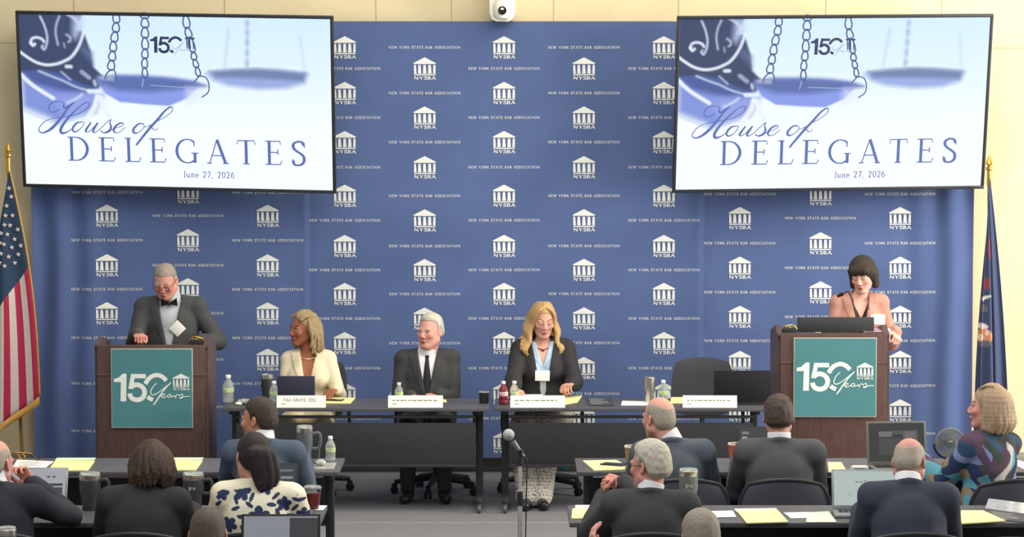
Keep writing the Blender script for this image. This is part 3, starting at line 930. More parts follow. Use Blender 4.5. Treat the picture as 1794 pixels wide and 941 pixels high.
def nameplate(px0, px1, Y, label, text=None, seed=1, yaw=0.0):
    a, b = at(px0, 700, Y), at(px1, 700, Y)
    L = b.x - a.x
    t = thing('name_card', ((a.x + b.x) / 2, Y, ZT), label, 'name card', 'tent name cards', yaw)
    h = .082
    mb = MB()
    mb.add([(-L / 2, -.025, .0), (L / 2, -.025, .0), (L / 2, 0, h), (-L / 2, 0, h), (L / 2, .03, 0), (-L / 2, .03, 0)], [(0, 1, 2, 3), (3, 2, 4, 5)], 0)
    mb.add([(-L / 2, -.024, .0), (L / 2, -.024, .0), (L / 2, 0.0008, h - .002), (-L / 2, 0.0008, h - .002)], [(3, 2, 1, 0)], 0)
    def fn(x, y): return (x, -.0258 + .025 * (y / h), y)
    ink = 1
    if text:
        q, wd = text_quads(text, .17, .13, .1)
        k = .225 / wd
        print_on(mb, [[(-.125 + c[0] * k, .042 + c[1] * .020) for c in p] for p in q], fn, 1)
    else:
        r = random.Random(seed)
        x = -L / 2 + .03
        while x < L / 2 - .05:
            w_ = r.uniform(.012, .035)
            print_on(mb, [[(x, .044), (x + w_, .044), (x + w_, .052), (x, .052)]], fn, 1)
            x += w_ + r.uniform(.004, .012)
    print_on(mb, [[(-L / 2 + .03, .022), (-L / 2 + .06, .022), (-L / 2 + .06, .027), (-L / 2 + .03, .027)]], fn, 1)
    build_flat(mb, 'folded_card', [paper_w, mat('faint_print', '#8f8c78' if text else '#b3b09c', .8)], t)
nameplate(485, 571, YS + .05, 'white name card with large grey capitals before the person with sandy locs', 'TAA GRAYS, ESQ')
nameplate(680, 776, YS + .05, 'white name card in front of the silver-haired man', None, 3)
nameplate(894, 990, YS + .05, 'white name card in front of the long-haired blonde woman', None, 5)
nameplate(1196, 1291, YS + .05, 'white name card in front of the empty chair', None, 8, -.02)

# laptops on the head table, seen from behind
def laptop(loc, W_, D_, rz, label, open_deg=105, lid_m=None, screen='#dfe3e6', kind='windows', screen_str=.55, cut=None, base_m=None):
    """+y of the local frame is the hinge side; the user sits on -y"""
    t = thing('laptop', loc, label, 'laptop', None, rz)
    lm = lid_m or mat('grey_laptop_shell', '#6a6c6e', .4, .4)
    bm_ = base_m or lm
    mb = MB(); mb.box((0, 0, .009), (W_, D_, .016), .004)
    bs = mb.build('base', bm_, t)
    mb = MB()
    for r in range(5):
        for c in range(12):
            mb.box((-W_ * .43 + (c + .5) * W_ * .86 / 12, D_ * .36 - r * D_ * .1, .0178), (W_ * .86 / 12 * .82, D_ * .082, .0016), 0)
    mb.box((0, -D_ * .3, .0176), (W_ * .3, D_ * .26, .001), 0)
    mb.build('keyboard', black_plastic, bs)
    a = math.radians(open_deg - 90)
    R = rotm(-a)
    o = np.array((0, D_ / 2 - .004, .016))
    mb = MB(); mb.box((0, 0, D_ / 2), (W_, .007, D_ - .004), .003)
    mb.v = [tuple(R @ np.array(v) + o) for v in mb.v]
    lid = mb.build('lid', lm, t)
    mb = MB()
    b = .012
    mb.add([(-W_ / 2 + b, -.0046, b + .008), (W_ / 2 - b, -.0046, b + .008), (W_ / 2 - b, -.0046, D_ - b), (-W_ / 2 + b, -.0046, D_ - b)], [(0, 1, 2, 3)], 0)
    mats = [mat('screen_' + screen.strip('#') + '_%d' % int(screen_str * 100), screen, emit=screen, estr=screen_str)]
    if kind:
        r = random.Random(len(label))
        cols = kind
        for (x0, z0, x1, z1, c_) in cols:
            mats.append(mat('screen_patch_' + c_.strip('#'), c_, emit=c_, estr=screen_str))
            X0, X1 = -W_ / 2 + b + x0 * (W_ - 2 * b), -W_ / 2 + b + x1 * (W_ - 2 * b)
            Z0, Z1 = D_ - b - z0 * (D_ - 2 * b - .008), D_ - b - z1 * (D_ - 2 * b - .008)
            mb.add([(X0, -.0052, Z1), (X1, -.0052, Z1), (X1, -.0052, Z0), (X0, -.0052, Z0)], [(0, 1, 2, 3)], len(mats) - 1)
    mb.v = [tuple(R @ np.array(v) + o) for v in mb.v]
    s = build_flat(mb, 'screen', mats, lid)
    return t
dk_lap = mat('dark_navy_laptop_lid', '#37384a', .45, noise=.04)
bk_lap = mat('black_laptop_lid', '#232326', .5, noise=.04)
p = B(521, 0, YM + .02)
laptop(p, .262, .19, PI, 'dark navy laptop lid standing in front of the dreadlocked woman', 97, dk_lap, '#9fb0c8', None, .5)
p = B(1297, 0, YM + .02)
t = laptop((p.x, p.y, ZT), .40, .235, PI + .03, 'large black laptop lid beside the right-hand lectern', 100, bk_lap, '#9fb0c8', None, .5)
mb = MB()
mb.box((-.15, .144, .212), (.075, .003, .016), 0)
mb.build('label_sticker', mat('pale_sticker', '#aeb0a8', .6), t)
# papers on the head table
def spx(pts, m, label, name='paper_sheet', cat='paper', group=None, ink=0, seed=1, z=ZT, thick=.0016):
    return sheet(quadpx(pts, z), z + .0006, m, label, cat, name, group, thick, ink, seed)
spx([(556, 708), (614, 708), (622, 699), (575, 698)], paper_y, 'yellow pad beside the dreadlocked woman on the head table', 'legal_pad', 'notepad', thick=.006)
spx([(990, 710), (1012, 706), (1020, 695), (985, 697)], paper_y, 'yellow pad under the hand of the long-haired blonde woman', 'legal_pad', 'notepad', thick=.006)
spx([(898, 703), (955, 702), (950, 692), (903, 692)], paper_w, 'white papers behind the name card of the blonde woman', ink=1)
spx([(948, 702), (985, 705), (975, 697), (950, 693)], paper_w, 'white folded sheet beneath the blonde woman\'s badge')
spx([(1088, 711), (1135, 711), (1142, 704), (1090, 703)], paper_w, 'white folded paper left of the steel tumbler on the head table')
spx([(1030, 711), (1076, 712), (1072, 699), (1026, 698)], dark_brochure, 'dark brochure with pale lettering lying on the head table', 'brochure', 'brochure', ink=2, thick=.004)
spx([(1174, 708), (1196, 708), (1196, 698), (1176, 698)], paper_y, 'yellow pad by the water bottle before the empty chair', 'legal_pad', 'notepad', thick=.006)
spx([(762, 706), (783, 706), (781, 701), (762, 701)], paper_y, 'small yellow slip at the end of the silver-haired man\'s name card', ink=0)
def phone(px, py, rz, label, z=ZT, m=None, w_=.075, l=.15):
    p = onz(px, py, z)
    t = thing('mobile_phone', (p.x, p.y, z + .001), label, 'phone', None, rz)
    mb = MB(); mb.box((0, 0, .004), (w_, l, .008), .0035)
    mb.build('case', m or black_plastic, t)
    mb = MB(); mb.box((0, 0, .0084), (w_ - .008, l - .01, .001), 0)
    mb.build('screen', dark_glass, t)
phone(583, 702, 1.3, 'dark phone on the yellow pad by the dreadlocked woman', ZT + .0065)
# crumpled wrap beside first bottle
def crumple(c, r, m, name, label, cat, seed, sx=1.0, sz=.6):
    rr = random.Random(seed)
    bm = bmesh.new()
    bmesh.ops.create_icosphere(bm, subdivisions=3, radius=1)
    for v in bm.verts:
        k = .72 + .28 * rr.random()
        v.co = Vector((v.co.x * r * sx * k, v.co.y * r * k, max(-sz * r + .0, v.co.z * r * sz * k)))
    me = bpy.data.meshes.new(name); bm.to_mesh(me); bm.free()
    me.materials.append(m)
    o = bpy.data.objects.new(name, me); COL.objects.link(o)
    o.location = (c[0], c[1], c[2] + sz * r)
    tag(o, label, cat)
    return o
foil = mat('crinkled_clear_wrap', '#c9ccca', .15, trans=.4, noise=.05)
p = B(428, 0, YM - .05); crumple(p, .045, foil, 'plastic_wrap', 'crumpled clear wrap beside the large water bottle by the lectern', 'wrapper', 3, 1.3, .45)
p = B(418, 0, YM - .12); crumple(p, .025, mat('white_tissue', '#e9ead9', .8), 'paper_napkin', 'crumpled white napkin at the left end of the head table', 'napkin', 5, 1.1, .5)

# audience tables, first row left
def onp(px, py, z=ZT): return onz(px, py, z)
LP = [((20, 818), (88, 818), (92, 808), (25, 807)), ((86, 824), (150, 824), (165, 808), (98, 806)), ((300, 824), (346, 824), (356, 808), (305, 806))]
spx([(22, 820), (80, 820), (95, 809), (30, 806)], paper_w, 'white paper on the first-row table near the man leaning on his hand', ink=1)
spx([(84, 826), (154, 826), (166, 809), (98, 808)], paper_y, 'yellow pad on the first-row table by the dark tumbler', 'legal_pad', 'notepad', thick=.006)
spx([(96, 807), (165, 807), (168, 803), (100, 803)], paper_g, 'pale green sheet above the yellow pad near the striped flag')
spx([(296, 826), (344, 826), (355, 809), (300, 808)], paper_y, 'yellow pad on the table below the teal lectern sign', 'legal_pad', 'notepad', thick=.006)
spx([(300, 807), (354, 807), (357, 803), (300, 803)], paper_g, 'pale green sheet on the table below the teal lectern sign')
Yt = Y1 + .35
p = onp(579, 808); bottle(p, 'water bottle near the aisle corner of the first-row table', s=.98)
p = onp(534, 818); tumbler(p, 'grey insulated mug with a handle and steel rim near the young man in blue', r=.047, h=.235, m=mat('grey_powder_coat', '#5e6468', .5), handle=True, rz=.1)
p = onp(551, 815)
t = thing('drinking_glass', p, 'empty clear glass between the handled mug and the crumpled cup', 'glass')
mb = MB(); mb.lathe([(0, .002), (.026, .002), (.028, .006), (.036, .135), (.0345, .135), (.0265, .01), (0, .01)], 24)
mb.build('glass_body', clear, t)
mb = MB(); mb.lathe([(0, .011), (.0262, .011), (.028, .035), (0, .035)], 24)
mb.build('melted_ice', glass_lid, t)
p = onp(561, 816)
crumple(p, .032, mat('crushed_white_cup', '#dcdccf', .6, noise=.2, scale=80, color2='#b4ada8'), 'crushed_paper_cup', 'crushed white cup beside the bottle at the aisle end of the table', 'cup', 11, 1.2, .6)
p = onp(568, 821)
sheet(quadpx([(545, 823), (585, 822), (590, 811), (556, 811)], ZT), ZT + .0005, foil, 'clear plastic wrapper lying under the crushed cup', 'wrapper', 'plastic_wrapper')
dark_scr = [(.05, .08, .5, .2, '#8e9498'), (.1, .3, .9, .36, '#9aa2a8')]
p = onp(460, 900)
laptop((p.x + .0, Y2 + .33, ZT), .34, .235, -.03, 'dark laptop open in front of the woman in the floral top', 106, bk_lap, '#4b545c', [(.1, .12, .95, .18, '#8a949c'), (.5, .3, .95, .37, '#a9b4ba')], .5)
# first row right
spx([(1041, 826), (1108, 824), (1080, 808), (1021, 809)], paper_y, 'yellow pad under the black phone, first row by the aisle', 'legal_pad', 'notepad', thick=.006)
phone(1076, 815, 1.1, 'black phone lying on the yellow pad by the aisle', ZT + .0065, w_=.085)
pc_w = mat('white_paper_cup', '#efe9dd', .7)
def papercup(p, label, m, r=.04, h=.11):
    t = thing('paper_cup', p, label, 'cup')
    mb = MB(); mb.lathe([(0, .001), (r * .7, .001), (r, h), (r * .96, h), (r * .68, .01), (0, .01)], 26)
    mb.build('cup_wall', m, t)
    mb = MB(); mb.lathe([(r * .95, h - .005), (r * 1.04, h - .003), (r * 1.06, h + .002), (r * 1.02, h + .006), (r * .95, h + .004)], 26)
    mb.build('rolled_rim', pc_w, t)
    mb = MB(); mb.lathe([(0, h - .02), (r * .93, h - .02)], 26)
    mb.build('coffee', mat('milky_coffee', '#cdb98e', .4), t)
papercup(onp(1106, 815), 'brown paper cup behind the grey-haired man in glasses', mat('brown_cup_print', '#8b7152', .7, noise=.15, scale=50))
papercup(onp(1288, 812), 'red paper cup beside the dark-haired man in the charcoal suit', mat('red_cup_print', '#b04a3e', .6, noise=.12, scale=50, color2='#c66a4c'), r=.042, h=.115)
p = onp(1345, 815)
laptop((p.x - .01, p.y + .02, ZT), .32, .20, .0, 'dark laptop open in front of the dark-haired man in the charcoal suit', 104, bk_lap, '#4a4f53', [(.06, .12, .2, .22, '#9aa0a2'), (.06, .3, .16, .42, '#c6ccce'), (.06, .5, .22, .9, '#b8c0c2')], .55)
spx([(1452, 829), (1484, 829), (1474, 812), (1450, 812)], paper_y, 'small yellow pad right of the dark-haired man in the charcoal suit', 'legal_pad', 'notepad', thick=.006)
t = thing('eyeglass_case', onp(1506, 828), 'pale frosted case on the first-row table behind the white laptop screen', 'case')
mb = MB(); mb.box((0, 0, .022), (.105, .04, .04), .016, seg=3)
mb.build('case_shell', mat('frosted_case', '#b9bcb8', .25, noise=.2, scale=60, color2='#e2e6e4'), t)
mb = MB(); mb.box((0, -.0205, .024), (.07, .003, .012), .001); mb.build('clasp', steel, t)
p = onp(1585, 822)
laptop((p.x - .02, p.y - .04, ZT), .355, .255, .10, 'large grey laptop standing open above the bowed bald head', 101, mat('dark_grey_shell', '#77776f', .45), '#484c4a',
       [(.18, .22, .42, .36, '#8b908d'), (.42, .2, .62, .3, '#6a706c'), (.62, .2, .88, .8, '#74797a'), (.18, .4, .6, .85, '#5a605c'), (.66, .25, .84, .4, '#9a8f8c')], .55)
mb = MB()
c0, c1 = onp(1520, 830), onp(1562, 818)
cord = [onp(x, y, ZT + .004) for x, y in ((1516, 826), (1526, 816), (1540, 815), (1555, 820), (1572, 828), (1588, 831))]
mb.tube(smooth_path([tuple(q) for q in cord], 5), .004, 8)
mb.build('power_cord', black_plastic, None, label='black power cord lying in front of the large grey laptop', cat='cord')
# desk fan
p = onp(1664, 822)
t = thing('desk_fan', (p.x, p.y, ZT), 'small round grey desk fan beside the woman in the patterned blouse', 'fan')
fr = .082
cz = .155
mb = MB(); mb.lathe([(0, 0), (.07, 0), (.072, .008), (.05, .014), (.012, .02), (0, .02)], 28); mb.build('base', black_plastic, t)
mb = MB(); mb.tube(smooth_path([(0, 0, .015), (0, .01, .04), (0, .005, .06)], 3), .014, 10)
arc_ = [((fr + .014) * math.sin(a), 0, cz - (fr + .014) * math.cos(a)) for a in np.linspace(-1.5, 1.5, 17)]
mb.tube(arc_, .006, 8); mb.build('yoke', black_plastic, t)
mb = MB()
for y in (-.022, .022):
    for r in (fr, fr * .85, fr * .7, fr * .55, fr * .4):
        mb.tube([(r * math.cos(a), y * (1.0 - .0 * r), cz + r * math.sin(a)) for a in np.linspace(0, 2 * PI, 33)], .0016 if r < fr else .004, 6)
    for k in range(24):
        a = k * PI / 12
        mb.tube([(.02 * math.cos(a), y * 1.1, cz + .02 * math.sin(a)), (fr * math.cos(a), y, cz + fr * math.sin(a))], .0013, 5)
mb.build('guard', mat('grey_fan_guard', '#7d817f', .5), t)
mb = MB(); mb.lathe([(0, -.03), (.026, -.028), (.028, -.01), (.028, .03), (0, .032)], 24, (0, 0, cz), 0, rotm(-PI / 2)); hub = mb.build('hub', mat('grey_fan_hub', '#6e7270', .5), t)
for k in range(4):
    mb = MB()
    a0 = k * PI / 2
    P = []
    for i in range(6):
        r = .02 + i * .0112
        for j in range(5):
            a = a0 + (j / 4 - .5) * (.6 + .12 * i)
            P.append((r * math.cos(a), (j / 4 - .5) * .02, cz + r * math.sin(a)))
    n = len(P)
    mb.add(P + [(x, y + .0015, z) for x, y, z in P], [(i * 5 + j, i * 5 + j + 1, (i + 1) * 5 + j + 1, (i + 1) * 5 + j) for i in range(5) for j in range(4)] + [tuple(n + q for q in (i * 5 + j, (i + 1) * 5 + j, (i + 1) * 5 + j + 1, i * 5 + j + 1)) for i in range(5) for j in range(4)])
    mb.build('blade', mat('pale_fan_blade', '#a4a8a4', .5), hub)
mb = MB(); mb.box((0, -.0335, cz + .012), (.022, .002, .005), 0); mb.build('badge', paper_w, hub)
# second row left
p = onp(548, 893)
t = thing('iced_drink', p, 'plastic cup of dark red iced drink at the aisle end of the table', 'drink')
r, h = .046, .115
mb = MB(); mb.lathe([(0, .001), (r * .68, .001), (r, h), (r * .975, h), (r * .66, .006), (0, .006)], 28)
mb.build('plastic_cup', clear, t)
mb = MB(); mb.lathe([(0, .007), (r * .655, .007), (r * .9, h * .78), (0, h * .78)], 28)
mb.build('red_tea', mat('dark_red_tea', '#8a3a34', .2, noise=.1), t)
mb = MB(); mb.lathe([(r, h - .004), (r * 1.05, h - .002), (r * 1.05, h + .006), (r * .9, h + .012), (r * .8, h + .008), (0, h + .01)], 28)
mb.build('lid', glass_lid, t)
for k, (dx, dy) in enumerate(((.012, .008), (-.016, -.006), (.002, -.018), (-.006, .016))):
    mb = MB(); mb.box((dx, dy, h * .8), (.02, .02, .018), .004, 0, rotm(.3 * k, .4, .5 * k)); mb.build('ice_cube', glass_lid, t)
spx([(545, 895), (566, 895), (573, 887), (552, 887)], paper_w, 'white napkin under the iced drink')
spx([(528, 903), (545, 902), (553, 892), (530, 890)], mat('violet_brochure', '#8d84a6', .6, noise=.2, scale=60, color2='#55506a'), 'violet printed leaflet beside the iced drink', 'leaflet', 'leaflet', ink=2)
p = onp(158, 893); tumbler(p, 'dark handled tumbler with a clear lid between the bald man and the brown-haired woman', r=.055, h=.19, handle=True, rz=-.1)
p = onp(339, 893); tumbler(p, 'dark handled tumbler with a pale emblem beside the woman in the floral top', r=.055, h=.19, handle=True, rz=-.1, mark=True)
p = onp(95, 900)
laptop((p.x - .115, p.y + .03, ZT), .32, .215, .0, 'silver laptop showing a pale page beside the bald man leaning on his hand', 112, mat('silver_shell', '#8b8d90', .4, .3), '#c2c6cc',
       [(.66, .2, .72, .25, '#5c6068'), (.76, .2, .82, .25, '#5c6068'), (.4, .42, .68, .58, '#8c9098'), (.72, .42, .95, .5, '#4b4f58'), (.72, .54, .95, .72, '#4b4f58'), (.4, .68, .68, .9, '#a4a8b0')], .62)
spx([(112, 903), (128, 903), (134, 894), (120, 894)], mat('patterned_paper', '#8b8f93', .7, noise=.3, scale=90, color2='#c9ccce'), 'small patterned paper beside the pale laptop', ink=0)
p = onp(20, 940); tumbler((at(12, 900, 13.1).x, 13.1, ZT), 'tumbler with a clear lid at the bottom left corner of the frame', r=.042, h=.2, m=mat('green_grey_coat', '#56605c', .5))
# second row right
spx([(1001, 910), (1047, 910), (1050, 893), (1003, 893)], paper_y, 'yellow pad at the aisle end of the second-row table', 'legal_pad', 'notepad', thick=.006)
spx([(1008, 893), (1050, 893), (1052, 886), (1008, 886)], paper_w, 'white sheet above the yellow pad at the aisle end')
spx([(1248, 908), (1290, 907), (1284, 896), (1242, 897)], paper_w, 'white sheet between the steel-rimmed tumbler and the green and yellow pages')
spx([(1308, 919), (1381, 917), (1363, 897), (1291, 898)], paper_y, 'yellow pad behind the back of the dark-haired man\'s chair', 'legal_pad', 'notepad', thick=.006)
spx([(1291, 898), (1363, 897), (1360, 891), (1286, 892)], paper_g, 'green sheet tucked under the large yellow pad')
spx([(1386, 909), (1428, 908), (1420, 898), (1373, 899)], paper_w, 'white sheet right of the large yellow pad')
spx([(1412, 916), (1466, 916), (1452, 897), (1414, 899)], paper_g, 'pale green and yellow page beside the white laptop')
p = onp(1510, 898)
laptop((p.x + .03, p.y - .10, ZT), .38, .215, -.03, 'silver laptop with a bright pale screen beside the bowed bald man', 108, mat('silver_shell', '#8b8d90', .4, .3), '#c9d9d4',
       [(.32, .3, .36, .34, '#7e8f8c'), (.38, .3, .42, .34, '#7e8f8c'), (.44, .27, .47, .31, '#7e8f8c'), (.22, .66, .25, .7, '#9aacaa')], .72)
p = onp(1206, 893)
tumbler(p, 'grey steel-rimmed tumbler with pale marks between two suited men', r=.05, h=.21, m=mat('grey_green_coat', '#69706e', .5), mark=True, rz=-.1)
spx([(1682, 920), (1762, 915), (1722, 897), (1682, 897)], paper_y, 'yellow pad by the plastic-wrapped brochure', 'legal_pad', 'notepad', thick=.006)
spx([(1726, 893), (1800, 903), (1796, 884), (1732, 876)], mat('glossy_grey_wrap', '#a9adb2', .15, noise=.15, scale=30, color2='#d5d9de'), 'glossy plastic-wrapped top half of a dark brochure', 'wrapped_booklet', 'brochure', thick=.005)
spx([(1732, 911), (1796, 916), (1800, 904), (1726, 894)], dark_brochure, 'dark brochure with a white box and pale lettering in the right corner', 'brochure', 'brochure', ink=2, thick=.004)
p = onp(1668, 884)
spx([(1742, 862), (1752, 862), (1752, 860), (1742, 860)], paper_w, 'sliver of paper at the edge of the first-row table, right corner', ink=0) if False else None
spx([(1772, 812), (1800, 826), (1800, 812), (1780, 806)], paper_w, 'white sheet on the first-row table behind the patterned blouse')

# ================================================================== FLOOR MICROPHONE
YMIC = 13.9
p = at(911, 800, YMIC)
t = thing('microphone_stand', (p.x, YMIC, 0), 'chrome microphone stand standing in the aisle with a silver ball head', 'microphone stand')
chrome = mat('chrome_tube', '#d2d2cc', .3, .75, noise=.04)
zc = at(911, 815, YMIC).z
mb = MB(); mb.lathe([(0, 0), (.13, 0), (.13, .01), (.1, .022), (.03, .035), (0, .035)], 36); mb.build('base', black_plastic, t)
mb = MB(); mb.tube([(0, 0, .03), (0, 0, zc - .12)], .0115, 14); mb.tube([(0, 0, zc - .12), (0, 0, zc)], .0095, 12); mb.build('pole', chrome, t)
mb = MB(); mb.lathe([(0, 0), (.014, 0), (.015, .01), (.015, .055), (.013, .07), (0, .07)], 18, (0, 0, zc - .20)); mb.build('clutch', black_plastic, t)
mb = MB()
hp, hq = at(918, 800, YMIC) - Vector((p.x, YMIC, 0)), at(899, 774, YMIC) - Vector((p.x, YMIC, 0))
mb.tube([(0, 0, zc - .005), (0, 0, zc + .03)], .014, 12); mb.tube([tuple(hp + (hq - hp) * .2), tuple(hp + (hq - hp) * .42)], .014, 14); mb.tube([(0, 0, zc + .02), tuple(hp + (hq - hp) * .4)], .010, 10)
mb.build('clip', black_plastic, t)
YD = Vector((0, -.02, 0))
mc = thing('handheld_microphone', (p.x, YMIC, 0), 'silver ball-headed microphone clipped on the stand in the aisle', 'microphone')
mb = MB(); mb.tube([tuple(hp), tuple(hp + (hq - hp) * .1), tuple(hp + (hq - hp) * .95), tuple(hq)], [.007, .008, .012, .014], 18); mb.build('barrel', mat('light_grey_barrel', '#8d8d8a', .4, .4), mc)
bc = at(891, 762, YMIC) - Vector((p.x, YMIC, 0))
mb = MB(); mb.lathe([(0, -.029), (.012, -.0265), (.0215, -.0195), (.028, -.007), (.0292, .002), (.026, .013), (.018, .023), (.0085, .0283), (0, .029)], 28, tuple(bc)); mb.build('grille', mat('silver_mesh_grille', '#b9b9b5', .5, .5, bump=.5, scale=400), mc)
mb = MB(); mb.tube(smooth_path([tuple(hp), (hp.x + .015, .01, hp.z - .03), (hp.x + .012, .01, hp.z - .2), (hp.x + .005, .01, .6), (hp.x, .01, .1), (hp.x + .05, .02, .008), (hp.x + .3, .1, .006)], 6), .003, 8); mb.build('cable', black_plastic, mc)

# ================================================================== CHAIRS
mesh_blk = mat('charcoal_mesh_fabric', '#44464f', .85, noise=.12, scale=300, sheen=.2)
seat_f = mat('black_seat_fabric', '#2b2b2f', .9, noise=.08, scale=200)
def curved_back(w_, h, z0, y0, bow, th, r, nx=18, nz=12, tilt=.12):
    """a rounded, bowed back panel standing at y0 (bows towards -y at the sides)"""
    mb = MB()
    F_, Bk = [], []
    for j in range(nz + 1):
        v = -1 + 2 * j / nz
        for i in range(nx + 1):
            u = -1 + 2 * i / nx
            # squircle map
            uu_, vv_ = u * math.sqrt(1 - r * v * v / 2), v * math.sqrt(1 - r * u * u / 2)
            x, z = uu_ * w_ / 2, z0 + h / 2 + vv_ * h / 2
            y = y0 - bow * (u * u) + tilt * (z - z0)
            e = max(abs(u), abs(v)) ** 8
            F_.append((x, y - th / 2 * (1 - .8 * e), z)); Bk.append((x, y + th / 2 * (1 - .8 * e), z))
    q = [(j * (nx + 1) + i, j * (nx + 1) + i + 1, (j + 1) * (nx + 1) + i + 1, (j + 1) * (nx + 1) + i) for j in range(nz) for i in range(nx)]
    n = len(F_)
    mb.add(F_ + Bk, q + [tuple(n + a for a in f[::-1]) for f in q])
    rim = [i for i in range(nx + 1)] + [(j) * (nx + 1) + nx for j in range(1, nz + 1)] + [nz * (nx + 1) + i for i in range(nx - 1, -1, -1)] + [j * (nx + 1) for j in range(nz - 1, 0, -1)]
    k = len(rim)
    mb.f += [(rim[i], rim[(i + 1) % k], rim[(i + 1) % k] + n, rim[i] + n) for i in range(k)]
    mb.m += [0] * k
    return mb, [F_[i] for i in rim], [Bk[i] for i in rim]
def office_chair(loc, rz, label, group='swivel chairs at the head table', h_back=.435):
    """sits facing -y"""
    t = thing('office_chair', loc, label, 'chair', group, rz)
    mb, _, _ = curved_back(.46, h_back, .52, .24, .04, .035, .55)
    mb.build('backrest', mesh_blk, t)
    mb = MB(); mb.box((0, -.0, .41), (.50, .48, .06), .03, seg=3); mb.build('seat', seat_f, t)
    mb = MB(); mb.tube(smooth_path([(0, .1, .42), (0, .24, .42), (0, .29, .5), (0, .29, .72)], 4), .018, 10, flat=1.6); mb.build('back_support', blk, t)
    mb = MB(); mb.tube([(0, 0, .12), (0, 0, .28)], .028, 14); mb.tube([(0, 0, .28), (0, 0, .42)], .018, 14); mb.box((0, .02, .41), (.2, .24, .03), .01); mb.build('gas_column', blk, t)
    for s in (-1, 1):
        mb = MB(); mb.tube(smooth_path([(s * .22, .05, .43), (s * .29, .05, .46), (s * .29, .04, .64)], 4), .014, 8); mb.box((s * .29, .0, .655), (.07, .24, .03), .012, seg=3); mb.build('armrest', blk, t)
    for k in range(5):
        a = 2 * PI * k / 5 + PI / 2 + .2
        c, s = math.cos(a), math.sin(a)
        mb = MB(); mb.tube([(0, 0, .12), (c * .16, s * .16, .105), (c * .31, s * .31, .085)], [.03, .024, .016], 8); ba = mb.build('base_arm', blk, t)
        mb = MB()
        for q in (-.016, .016):
            mb.lathe([(0, -.008), (.024, -.008), (.028, -.004), (.028, .004), (.024, .008), (0, .008)], 14, (c * .31 - s * q, s * .31 + c * q, .0285), 0, rotm(PI / 2, 0, a))
        mb.box((c * .31, s * .31, .06), (.035, .035, .03), .006)
        mb.build('caster', black_plastic, ba)
    return t
YP = YS + DS + .42     # sitters' hip line behind the head table
oc = office_chair((at(765, 700, YP).x, YP, 0), .25, 'black swivel chair under the silver-haired man')
again(oc, (at(540, 700, YP).x, YP + .02, 0), -.2, 'black swivel chair under the dreadlocked woman')
again(oc, (at(952, 700, YP).x, YP + .02, 0), .12, 'black swivel chair under the long-haired blonde woman')
again(oc, (at(1231, 700, YP + .1).x, YP + .08, 0), -.05, 'empty black swivel chair behind the name card by the steel tumbler')
def stack_chair(loc, rz, label, top=.80, group='audience chairs'):
    """local -y is where the sitter's knees go when rz = 0"""
    t = thing('stacking_chair', loc, label, 'chair', group, rz)
    mb, F_, Bk = curved_back(.50, top - .46, .46, .21, .05, .016, .75)
    mb.build('backrest', mesh_blk, t)
    mb = MB()
    mid = [((a[0] + b[0]) / 2 * 1.01, (a[1] + b[1]) / 2, (a[2] + b[2]) / 2) for a, b in zip(F_, Bk)]
    mb.tube(mid + [mid[0]], .011, 8); mb.build('back_frame', blk, t)
    mb = MB(); mb.box((0, 0, .40), (.46, .44, .045), .022, seg=3); mb.build('seat', seat_f, t)
    for sx in (-1, 1):
        mb = MB(); mb.tube([(sx * .21, -.19, .39), (sx * .22, -.22, .004)], .011, 8); mb.build('leg', blk, t)
        mb = MB(); mb.tube([(sx * .22, .2, .56), (sx * .21, .19, .39), (sx * .22, .25, .004)], .011, 8); mb.build('leg', blk, t)
    return t

# ================================================================== SMOOTH BODIES
def unit(v):
    v = np.asarray(v, float)
    return v / (np.linalg.norm(v) + 1e-12)
class Prim:
    def __init__(s, fn, lo, hi):
        s.fn, s.lo, s.hi = fn, np.asarray(lo, float), np.asarray(hi, float)
def ell(c, r, R=None):
    c, r = np.asarray(c, float), np.asarray(r, float)
    R_ = None if R is None else np.asarray(R, float)
    def fn(X, Y, Z):
        x, y, z = X - c[0], Y - c[1], Z - c[2]
        if R_ is not None:
            x, y, z = (R_[0, 0] * x + R_[1, 0] * y + R_[2, 0] * z, R_[0, 1] * x + R_[1, 1] * y + R_[2, 1] * z, R_[0, 2] * x + R_[1, 2] * y + R_[2, 2] * z)
        k0 = np.sqrt((x / r[0]) ** 2 + (y / r[1]) ** 2 + (z / r[2]) ** 2)
        k1 = np.sqrt((x / r[0] ** 2) ** 2 + (y / r[1] ** 2) ** 2 + (z / r[2] ** 2) ** 2)
        return k0 * (k0 - 1) / (k1 + 1e-9)
    m = r if R_ is None else np.abs(R_) @ r
    return Prim(fn, c - m, c + m)
def cap(a, b, ra, rb=None, flat=None):
    """tapered capsule; flat = (unit direction, factor) squeezes it along a direction"""
    a, b = np.asarray(a, float), np.asarray(b, float)
    rb = ra if rb is None else rb
    ba = b - a
    L2 = ba @ ba + 1e-12
    def fn(X, Y, Z):
        x, y, z = X - a[0], Y - a[1], Z - a[2]
        t = np.clip((x * ba[0] + y * ba[1] + z * ba[2]) / L2, 0, 1)
        x, y, z = x - t * ba[0], y - t * ba[1], z - t * ba[2]
        rr = ra + (rb - ra) * t
        if flat is not None:
            n, f = flat
            d = x * n[0] + y * n[1] + z * n[2]
            q = d * (1 / f - 1)
            x, y, z = x + q * n[0], y + q * n[1], z + q * n[2]
            return (np.sqrt(x * x + y * y + z * z) - rr) * (f ** .5)
        return np.sqrt(x * x + y * y + z * z) - rr
    m = max(ra, rb)
    return Prim(fn, np.minimum(a, b) - m, np.maximum(a, b) + m)
